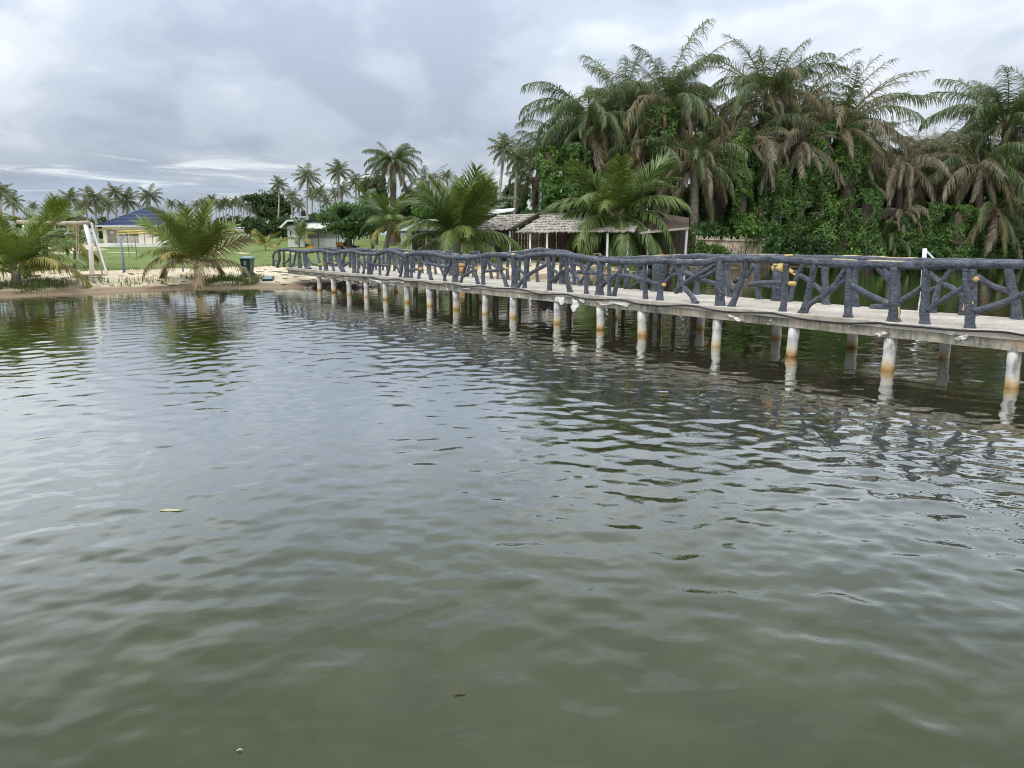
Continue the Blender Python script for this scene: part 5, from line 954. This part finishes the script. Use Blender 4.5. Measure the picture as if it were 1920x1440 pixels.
def huts():
    Y = 50.0; X = lambda px, y=Y: at_y(px, 440, y)[0]; Z = lambda py, y=Y: at_y(1000, py, y)[2]
    zb = 0.62
    h = thing("thatched_hut", "open sided hut with a silvery thatch roof and red brown board wall", "hut", (X(1060), Y + 2, zb))
    thatch(h, (X(970), Y, Z(436)), (X(1190), Y, Z(435)), (X(1215, Y + 4), Y + 4, Z(399, Y + 4)), (X(1028, Y + 4), Y + 4, Z(399, Y + 4)), 8, 1)
    for px in (994, 1026, 1088, 1140, 1178): m = MB(); m.bar((X(px), Y + .25, zb - .2), (X(px), Y + .25, Z(436)), .13); m.build("post", M_WHITE, h)
    yb = Y + 2.6; n = 46; a, b = X(940, yb), X(1190, yb); st = (b - a) / n
    for i in range(n): m = MB(); m.box(a + i * st + .012, a + (i + 1) * st - .012, yb + .03 * (i % 3), yb + .03 * (i % 3) + .04, zb - .2, Z(430, yb) - .04 * ((i * 5) % 4)); m.build("plank", M_PLANK, h)
    m = MB(); m.box(a, b, yb - .06, yb - .003, Z(452, yb), Z(452, yb) + .07); m.build("wall_rail", M_DARKT, h)
    h2 = thing("thatched_hut", "smaller thatched hut with a dark capped verge left of the silvery thatch", "hut", (X(940, Y + 1), Y + 3, zb)); y2 = Y + 1.2
    thatch(h2, (X(890, y2), y2, Z(432, y2)), (X(962, y2), y2, Z(431, y2)), (X(1008, y2 + 3), y2 + 3, Z(401, y2 + 3)), (X(934, y2 + 3), y2 + 3, Z(404, y2 + 3)), 7, 2)
    m = MB(); m.bar((X(960, y2) + .05, y2 - .1, Z(428, y2)), (X(1010, y2 + 3) + .05, y2 + 3, Z(400, y2 + 3)), .22, .16); m.build("verge_cap", M_DARKT, h2)
    for px in (896, 925, 956): m = MB(); m.bar((X(px, y2), y2 + .2, zb - .2), (X(px, y2), y2 + .2, Z(431, y2)), .12); m.build("post", M_WHITE if px != 925 else M_TIMBER, h2)
    m = MB(); m.box(X(888, y2 + 3), X(950, y2 + 3), y2 + 2.8, y2 + 2.9, zb - .2, Z(425, y2 + 3)); m.build("back_wall", M_DARKT, h2)
    h3 = thing("flat_roofed_shelter", "shelter with a thin white sheet roof behind the smaller thatch", "shelter", (X(925, 55), 55, zb)); y3 = 54.5
    m = MB(); m.add([(X(884, y3), y3, Z(408, y3)), (X(962, y3), y3, Z(396, y3)), (X(966, y3 + 3), y3 + 3, Z(392, y3 + 3)), (X(890, y3 + 3), y3 + 3, Z(398, y3 + 3))] + [(X(884, y3), y3, Z(406, y3)), (X(962, y3), y3, Z(394, y3)), (X(966, y3 + 3), y3 + 3, Z(390, y3 + 3)), (X(890, y3 + 3), y3 + 3, Z(396, y3 + 3))], [(3, 2, 1, 0), (4, 5, 6, 7), (0, 1, 5, 4), (1, 2, 6, 5), (2, 3, 7, 6), (3, 0, 4, 7)]); m.build("roof", M_WHITE, h3)
    for px in (892, 932, 960): m = MB(); m.bar((X(px, y3), y3 + .3, zb - .2), (X(px, y3), y3 + .3, Z(408 - (px - 884) * .153, y3)), .09); m.build("post", M_TIMBER, h3)
    # dark shelter at the right end
    h4 = thing("board_shelter", "dark brown shelter with a sagging roof edge at the right end of the huts", "shelter", (X(1240), Y + 2, zb)); y4 = 50.5
    m = MB(); P = [(X(1196, y4), y4, Z(436, y4)), (X(1291, y4), y4, Z(427, y4)), (X(1291, y4 + 2.5), y4 + 2.5, Z(411, y4 + 2.5)), (X(1200, y4 + 3), y4 + 3, Z(396, y4 + 3))]; m.add(P + [(p[0], p[1], p[2] + .09) for p in P], [(3, 2, 1, 0), (4, 5, 6, 7), (0, 1, 5, 4), (1, 2, 6, 5), (2, 3, 7, 6), (3, 0, 4, 7)]); m.build("roof", M_PLANK, h4)
    m = MB(); m.bar((X(1200, y4), y4 - .06, Z(437, y4)), (X(1291, y4), y4 - .06, Z(427.5, y4)), .1, .14); m.build("eave_beam", M_TIMBER, h4)
    for px in (1216, 1287): m = MB(); m.bar((X(px - 2, y4), y4 + .05, gz(X(px, y4), y4) - .3), (X(px + 1, y4), y4 + .05, Z(430, y4)), .13); m.build("post", M_GREY, h4)
    yb = y4 + 2.0; n = 22; a, b = X(1193, yb), X(1292, yb); st = (b - a) / n
    for i in range(n): m = MB(); m.box(a + i * st + .012, a + (i + 1) * st - .012, yb + .03 * (i % 2), yb + .03 * (i % 2) + .04, 0.2, Z(420, yb) - .05 * ((i * 5) % 4)); m.build("plank", M_PLANK, h4)
    # zinc hut
    y5 = 51.0; h5 = thing("zinc_hut", "small hut with a grey corrugated zinc roof and pale wall panels", "hut", (X(800, y5), y5 + 1.5, zb)); ze, zt = Z(432.5, y5), Z(415.5, y5 + 1.6)
    xl, xr, xt = X(748, y5), X(842, y5), X(793, y5 + 1.6); y1 = y5 + 3.4; ym = (y5 + y1) / 2; rid0, rid1 = np.array([X(788, ym), ym, zt]), np.array([X(806, ym), ym, zt])
    def corr(P0, P1, T0, T1, n):
        m = MB(); L0 = []; L1 = []; P0, P1, T0, T1 = map(np.array, (P0, P1, T0, T1))
        for i in range(n * 2 + 1): u = i / (2 * n); o = np.array([0, 0, .03 * (i % 2)]); L0.append(P0 + (P1 - P0) * u + o); L1.append(T0 + (T1 - T0) * u + o)
        k = len(L0); m.add(L0 + L1 + [p - np.array([0, 0, .03]) for p in L0], [(i, i + 1, k + i + 1, k + i) for i in range(k - 1)] + [(2 * k + i, 2 * k + i + 1, i + 1, i) for i in range(k - 1)]); return m
    rf = corr((xl, y5, ze), (xr, y5, ze), rid0, rid1, 26).build("roof", M_ZINC, h5)
    corr((xr, y5, ze), (xr, y1, ze), rid1, rid1 + np.array([0, .01, 0]), 10).build("roof_sheet", M_ZINC, rf); corr((xl, y1, ze), (xl, y5, ze), rid0 + np.array([0, .01, 0]), rid0, 10).build("roof_sheet", M_ZINC, rf); corr((xr, y1, ze), (xl, y1, ze), rid1, rid0, 26).build("roof_sheet", M_ZINC, rf)
    q = MB(); q.bar(rid0 + np.array([-.3, 0, .1]), rid1 + np.array([.6, 0, .1]), .2, .1); q.build("ridge_cap", M_OFFW, rf)
    for px in (752, 770, 838): q = MB(); q.bar((X(px, y5), y5 + .2, gz(X(px, y5), y5) - .2), (X(px, y5), y5 + .2, ze), .08); q.build("post", M_GREY, h5)
    q = MB(); q.tube([(X(800, y5), y5 + .1, 0.4), (X(801, y5), y5 + .1, 1.2), (X(799, y5), y5 + .1, ze)], [.16, .13, .11], 8, .15, 3, True, .2); q.build("tree_trunk_post", M_TIMBER, h5, True)
    for i in range(6):
        a = X(806 + i * 9.6, y5); b = X(806 + (i + 1) * 9.6, y5) - .04; q = MB(); q.box(a, b, y5 + .7, y5 + .74, 0.45, Z(449, y5)); q.build("wall_panel", M_GREY, h5)
    q = MB(); q.box(X(803, y5), X(866, y5), y5 + .62, y5 + .69, Z(449, y5), Z(447, y5)); q.build("frame_rail", M_WHITE, h5)
    for px in (817, 831, 845, 858): q = MB(); q.box(X(px, y5), X(px, y5) + .06, y5 + .6, y5 + .66, 0.45, Z(432 if px < 846 else 440, y5)); q.build("frame_post", M_OFFW, h5)
    q = MB(); q.box(X(758, y5), X(835, y5), y1 - .2, y1 - .1, 0.4, ze); q.build("back_wall", M_DARKT, h5)
    # furniture under the roofs
    def table(px, pb, wpx, lb, top, cloth=False):
        b = gp(px, pb); w = wpx * b[1] / FOCAL / 2; t = thing("wooden_table", lb, "table", b); q = MB(); q.box(b[0] - w, b[0] + w, b[1], b[1] + .8, b[2] + .70, b[2] + .75); q.build("table_top", top, t)
        for sx in (-1, 1):
            for sy in (.06, .74): q = MB(); q.bar((b[0] + sx * (w - .06), b[1] + sy, b[2] - .05), (b[0] + sx * (w - .06), b[1] + sy, b[2] + .70), .07); q.build("leg", M_TIMBER, t)
        return b, w
    table(1120, 497, 14, "small pale wooden table under the thatch left of the palm trunk", M_TIMBER)
    b, w = table(1212, 496, 46, "long low table with white cloth inside the dark shelter", M_WHITE)
    b = gp(868, 511); q = MB(); q.tube([(b[0], b[1], b[2] - .05), (b[0], b[1], b[2] + .25), (b[0], b[1], b[2] + .5), (b[0], b[1], b[2] + .72)], [.2, .235, .235, .2], 14); br = q.build("barrel", M_HUSK, None, True, b); tag(br, "rusty brown barrel on the sand behind the railing", "barrel")
    for zz in (.18, .48): q = MB(); q.tube([(b[0], b[1], b[2] + zz), (b[0], b[1], b[2] + zz + .04)], .243, 14); q.build("hoop", M_DARKT, br, True)
    c = gp(782, 480); g = random.Random(3); q = MB()
    for i in range(60): a = g.uniform(0, 6.28); r = g.random() ** .6 * .9; q.ball((c[0] + r * math.cos(a) * 1.3, c[1] + r * math.sin(a), c[2] + .1 + (0.95 - r) * .55 * g.random() ** .5), .13, 7, 4, .3)
    kind(q.build("coconut_husks", M_HUSK, None, True), 'stuff')
huts()
def cane_fence():
    a, b = at_y(1306, 440, 56.5), at_y(1452, 440, 57.6); root = thing("cane_fence", "dry cane fence on the bank, overgrown on its left half", "fence", (a + b) / 2 * np.array([1, 1, 0]) + np.array([0, 0, .1])); g = random.Random(8); n = 86
    for i in range(n):
        u = i / (n - 1); p = a + (b - a) * u; zt = at_y(1380, 443 + 6 * math.sin(u * 5) * .4 + g.uniform(-3, 6), p[1])[2]; le = -.15 - .35 * u + g.uniform(-.1, .1)
        m = MB(); m.tube([(p[0] + le, p[1] + g.uniform(-.03, .03), -.15), (p[0], p[1], zt)], [.038 + .02 * g.random(), .03], 6, .1, i); m.build("cane", M_CANE, root, True)
    for py in (449, 478): m = MB(); m.tube([at_y(1306 + 146 * u, py + 4 * u, 56.5 + 1.1 * u - .07) for u in (0, .3, .6, 1)], .035, 6, .1, 3, True, .3); m.build("rail", M_CANE, root, True)
cane_fence()

# ------------------------------------------------------------------ beach objects
def wheelie_bin():
    b = gp(462, 520); d = 0.62; s = b[1] / FOCAL; w0, w1 = 14.5 * s / 2, 18.5 * s / 2; h = 34 * s; x, y, z = b
    t = thing("wheelie_bin", "dark green wheelie bin with a white recycling mark standing on the sand", "bin", b)
    m = MB(); m.add([(x - w0, y, z + .04), (x + w0, y, z + .04), (x + w0, y + d * .75, z + .04), (x - w0, y + d * .75, z + .04), (x - w1, y - .06, z + h), (x + w1, y - .06, z + h), (x + w1, y + d, z + h), (x - w1, y + d, z + h)], [(3, 2, 1, 0), (4, 5, 6, 7), (0, 1, 5, 4), (1, 2, 6, 5), (2, 3, 7, 6), (3, 0, 4, 7)]); m.build("body", M_BIN, t)
    m = MB(); m.box(x - w1 - .02, x + w1 + .02, y - .09, y + d + .02, z + h + .002, z + h + .05); m.add([(x - w1 - .01, y - .05, z + h + .05), (x + w1 + .01, y - .05, z + h + .05), (x + w1 - .03, y + d, z + h + .12), (x - w1 + .03, y + d, z + h + .12), (x - w1 - .01, y + d, z + h + .05), (x + w1 + .01, y + d, z + h + .05)], [(0, 1, 2, 3), (1, 5, 2), (0, 3, 4), (3, 2, 5, 4)]); m.build("lid", M_BINLID, t)
    m = MB(); m.bar((x - w1, y + d + .06, z + h - .03), (x + w1, y + d + .06, z + h - .03), .05); m.build("handle", M_BIN, t)
    for sx in (-1, 1): m = MB(); m.tube([(x + sx * (w0 + .02), y + d * .7, z + .1), (x + sx * (w0 + .09), y + d * .7, z + .1)], .11, 14); m.build("wheel", M_BLACK, t, True)
    m = MB(); cx, cz = x - .01, z + h * .5                              # three chasing arrows, and the lines of small white print above
    yf = lambda zz: y - .06 * (zz - z) / h - .006
    for k in range(3):
        a = R(90 + 120 * k); p = []
        for (r, o) in ((.075, -48), (.075, 20), (.105, 20), (.06, 55), (.025, 20), (.045, 20), (.045, -48)): q = a + R(o); zz = cz + r * math.sin(q); p.append((cx + r * math.cos(q), yf(zz), zz))
        m.add(p, [(0, 1, 5, 6), (1, 2, 3), (1, 3, 5), (3, 4, 5)])
    for k, wd in enumerate((.1, .13, .09)):
        z1 = cz + .17 + k * .06
        for i in range(5): xx = cx - wd / 2 + i * wd / 5 * 1.1; m.add([(xx, yf(z1), z1), (xx + wd / 7, yf(z1), z1), (xx + wd / 7, yf(z1 + .035), z1 + .035), (xx, yf(z1 + .035), z1 + .035)], [(0, 1, 2, 3)])
    m.build("print", M_WHITE, t)
wheelie_bin()
b = gp(503, 521); m = MB(); s = b[1] / FOCAL; m.box(b[0] - 9.5 * s, b[0] + 9.5 * s, b[1] - .3, b[1] + .3, b[2] + .02, b[2] + .1); o = m.build("fallen_lid", M_BIN, None, False, b); o.rotation_euler = (R(12), 0, R(8)); tag(o, "green plastic lid lying on the sand by the footbridge end", "lid"); m = MB(); m.box(b[0] - 8 * s, b[0] + 7 * s, b[1] - .24, b[1] + .22, b[2] + .102, b[2] + .112); m.build("panel", M_BINLID, o)
def swing_frame():
    p1 = gp(172, 514); Y = p1[1]; X = lambda px: at_y(px, 440, Y)[0]; Z = lambda py: at_y(160, py, Y)[2]
    t = thing("beach_swing", "white posted swing frame with a grey timber beam on the beach", "swing", p1)
    m = MB(); m.tube([(p1[0], Y, p1[2] - .2), (X(168), Y, Z(460)), (X(162), Y, Z(421))], [.105, .1, .095], 12); m.build("post", M_WHITE, t, True)
    p0 = gp(40, 516); m = MB(); m.tube([(X(45), Y, gz(X(45), Y) - .2), (X(48), Y, Z(423))], .1, 12); m.build("post", M_WHITE, t, True)
    m = MB(); m.tube([(X(36), Y - .02, Z(416)), (X(100), Y - .02, Z(418.5)), (X(150), Y - .02, Z(418)), (X(170), Y - .02, Z(417))], [.09, .1, .1, .085], 10, .15, 2, True, .15); m.build("beam", M_TIMBER, t, True)
    m = MB(); m.tube([(X(170), Y + .1, Z(417)), (X(177), Y + .1, Z(450)), (X(190.5), Y + .15, gz(X(190), Y) + .0)], .045, 8, .2, 5, True, .2); m.build("brace", M_WHITE, t, True)
    m = MB(); m.tube([(X(170), Y + .3, Z(418)), (X(178), Y + .3, gz(X(178), Y + .3))], .03, 8, .1, 5, True, .2); m.build("brace", M_TIMBER, t, True)
    m = MB(); m.tube([(X(77), Y - .05, Z(421)), (X(79), Y - .05, Z(462))], .035, 8, .15, 6, True, .2); m.build("hanging_pole", M_WHITE, t, True)
    sw = thing("plank_swing", "rough plank swing seat resting on the sand by the white post", "swing", gp(166, 520)); q = world_of(sw)
    for dx, w, dy, hh in ((0, 1.1, 0, .09), (-.45, .7, .16, .03), (.6, .42, -.2, .12)): m = MB(); m.box(q[0] + dx - w / 2, q[0] + dx + w / 2, q[1] + dy - .1, q[1] + dy + .1, q[2] + hh - .04, q[2] + hh + .035); m.build("plank", M_TIMBER, sw)
    for a, b2 in ((X(146), X(141)), (X(150), X(143))): m = MB(); m.tube([(a, Y - .05, Z(419)), ((a + b2) / 2, Y - .1, Z(465)), (b2, Y - .1, q[2] + .05)], .012, 5, 0, 0, True, .3); m.build("rope", M_ROPE, sw, True)
    # white A-frame sign base under the left palm
    q = gp(46, 518); a = thing("white_trestle", "small white trestle standing behind the leftmost young palm", "trestle", q); 
    for sx in (-.38, .38): m = MB(); m.bar((q[0] + sx, q[1], q[2]), (q[0] + sx * .35, q[1], q[2] + .75), .09); m.build("leg", M_WHITE, a)
    m = MB(); m.box(q[0] - .55, q[0] + .65, q[1] - .2, q[1] + .2, q[2] - .02, q[2] + .05); m.build("base_board", M_DARKT, a); m = MB(); m.bar((q[0] - .2, q[1], q[2] + .72), (q[0] + .2, q[1], q[2] + .72), .09); m.build("top_bar", M_WHITE, a)
    # second swing: blue legs and a long yellow bar
    p = gp(228, 510); Y2 = p[1]; X2 = lambda px: at_y(px, 440, Y2)[0]; Z2 = lambda py: at_y(228, py, Y2)[2]; t2 = thing("playground_swing", "swing frame with blue grey legs and a long yellow bar on the lawn's edge", "swing", p)
    m = MB(); m.tube([(X2(228), Y2, p[2] - .1), (X2(225.5), Y2, Z2(452)), (X2(226), Y2, Z2(449)), (X2(232), Y2 + .1, Z2(440))], .042, 8); m.build("leg", M_BLUEP, t2, True)
    m = MB(); m.tube([(X2(234), Y2 - .5, p[2] - .1), (X2(228), Y2 - .1, Z2(455)), (X2(226), Y2, Z2(449))], .036, 8); m.build("leg", M_BLUEP, t2, True)
    for yy, dz in ((Y2 + .1, 438.5), (Y2 + 1.2, 434)): m = MB(); m.tube([at_y(222, dz, yy), at_y(335, dz - 3, yy + .6)], .045, 8); m.build("bar", M_YELP, t2, True)
    e = at_y(334, 436, Y2 + .7); m = MB(); m.tube([(e[0] + .1, e[1], gz(e[0], e[1]) - .1), (e[0], e[1], e[2])], .042, 8); m.build("leg", M_BLUEP, t2, True)
    for px in (238, 252, 270, 285, 303, 317): c = at_y(px, 438 - (px - 222) * .026, Y2 + .12); m = MB(); m.tube([c, c - np.array([0, 0, .55]), c - np.array([-.02, 0, 1.15 if px < 260 else .6])], .014, 5); m.build("chain", M_DARKT, t2, True)
swing_frame()
# lagoon pole, canoe, leaf, sticks and stones
p = at_z(1729, 552, 0); Yp = p[1]; pole = thing("lagoon_pole", "white pole with a slanting brace standing in the lagoon behind the footbridge", "pole", p)
m = MB(); c = at_y(1734, 466, Yp); m.tube([(p[0], Yp, -.8), (p[0], Yp, 0), (c[0], Yp, c[2])], .08, 12); m.build("post", M_WHITE, pole, True)
c2 = at_y(1752, 486, Yp); m = MB(); m.bar((c[0], Yp, c[2] - .03), (c2[0], Yp, c2[2]), .06); m.build("brace", M_WHITE, pole)
p = at_z(2030, 509, 0); cn = thing("canoe", "blue canoe lying on the lagoon at the right edge", "canoe", p); L = 3.2; m = MB(); V = []; F = []
ns = 13
for i in range(ns):
    u = -1 + 2 * i / (ns - 1); wv = .42 * (1 - u * u) ** .7 + .02; sh = .12 * u * u
    for (a, zz) in ((-1, .1), (-.75, -.05), (0, -.15), (.75, -.05), (1, .1), (.88, .1), (.6, -.02), (0, -.1), (-.6, -.02), (-.88, .1)): V.append((p[0] + u * L, p[1] + a * wv, zz + sh))
for i in range(ns - 1):
    for k in range(10): F.append((i * 10 + k, i * 10 + (k + 1) % 10, (i + 1) * 10 + (k + 1) % 10, (i + 1) * 10 + k))
m.add(V, F).build("hull", M_BLUE, cn, True)
for u in (-.4, .35): m = MB(); m.box(p[0] + u * L - .12, p[0] + u * L + .12, p[1] - .33, p[1] + .33, .05, .08); m.build("thwart", M_WHITE, cn)
p = at_z(320, 957, 0.0); m = MB(); g = random.Random(2); R0 = [(math.cos(a) * .10 * g.uniform(.6, 1.1) , math.sin(a) * .04 * g.uniform(.5, 1.1)) for a in np.linspace(0, 6.28, 14)[:-1]]; k = len(R0)
m.add([(p[0] + a, p[1] + b_, .003 + .004 * g.random()) for a, b_ in R0] + [(p[0] + a, p[1] + b_, .0015) for a, b_ in R0] + [(p[0], p[1], .005)], [(i, (i + 1) % k, 2 * k) for i in range(k)] + [(i, k + i, k + (i + 1) % k, (i + 1) % k) for i in range(k)])
tag(m.build("floating_leaf", M_LEAFY, None, False, p), "pale yellow leaf floating alone on the open water", "leaf")
for px, py, r, m_, lb in ((862, 1304, .018, M_DARKT, "dark twig floating on the water near the bottom of the photo"), (450, 1408, .009, M_LEAFY, "tiny pale leaf fleck afloat in the lower left of the water")):
    p = at_z(px, py, 0); m = MB(); a = r * 1.6
    m.tube([(p[0] - a, p[1] - .3 * r, .004), (p[0], p[1] + .2 * r, .008), (p[0] + a, p[1], .004)], [.003, .0045, .002], 6, .2, px, True)
    tag(m.build("floating_twig" if m_ is M_DARKT else "floating_leaf", m_, None, True, p), lb, "twig" if m_ is M_DARKT else "leaf")
q = MB(); g = random.Random(4)
for i in range(150):
    x = g.choice([g.uniform(-9.5, -4.0), g.uniform(3, 15), g.uniform(9, 16)]); y = float(shore(x)) + g.uniform(-.2, 1.1); r = g.uniform(.05, .2); q.ball((x, y, gz(x, y) + r * .2), r, 7, 5, .5, (1.2, 1, .6))
kind(q.build("shore_stones", M_ROCK, None, True), 'stuff')
q = MB()
for i in range(240):
    x = g.choice([g.uniform(-22, -9), g.uniform(-9, -5), g.uniform(-9, 8)]); y = float(shore(x)) + g.uniform(.6, 7); a = g.uniform(0, 6.28); l = g.uniform(.1, .45); z = gz(x, y); q.bar((x, y, z + .02), (x + math.cos(a) * l, y + math.sin(a) * l * .5, gz(x + math.cos(a) * l, y + math.sin(a) * l * .5) + .03), .025)
kind(q.build("driftwood_bits", M_DARKT, None), 'stuff')
def buggy():
    b = gp(652, 472); x, y, z = b; t = thing("farm_buggy", "small open red and black vehicle parked under the trees by the white house", "buggy", b)
    m = MB(); m.box(x - .95, x + 1.0, y - .5, y + .5, z + .32, z + .55).box(x - .95, x - .25, y - .48, y + .48, z + .55, z + .85); m.build("body", M_HUSK, t)
    m = MB(); m.box(x - .05, x + .4, y - .45, y + .45, z + .552, z + .75).box(x - .15, x - .05, y - .45, y + .45, z + .552, z + 1.15); m.build("seat", M_BLACK, t)
    for sx in (-.6, .65):
        for sy in (-.55, .55): m = MB(); m.tube([(x + sx, y + sy - .09, z + .28), (x + sx, y + sy + .09, z + .28)], .28, 16); wl = m.build("wheel", M_BLACK, t, True); m = MB(); m.tube([(x + sx, y + sy - .1, z + .28), (x + sx, y + sy + .1, z + .28)], .12, 12); m.build("rim", M_TIMBER, wl, True)
    for sx in (-.9, .45):
        for sy in (-.45, .45): m = MB(); m.bar((x + sx, y + sy, z + .55), (x + sx, y + sy, z + 1.75), .05); m.build("roof_post", M_BLACK, t)
    m = MB(); m.box(x - .95, x + .55, y - .5, y + .5, z + 1.752, z + 1.8); m.build("roof", M_BLACK, t)
buggy()
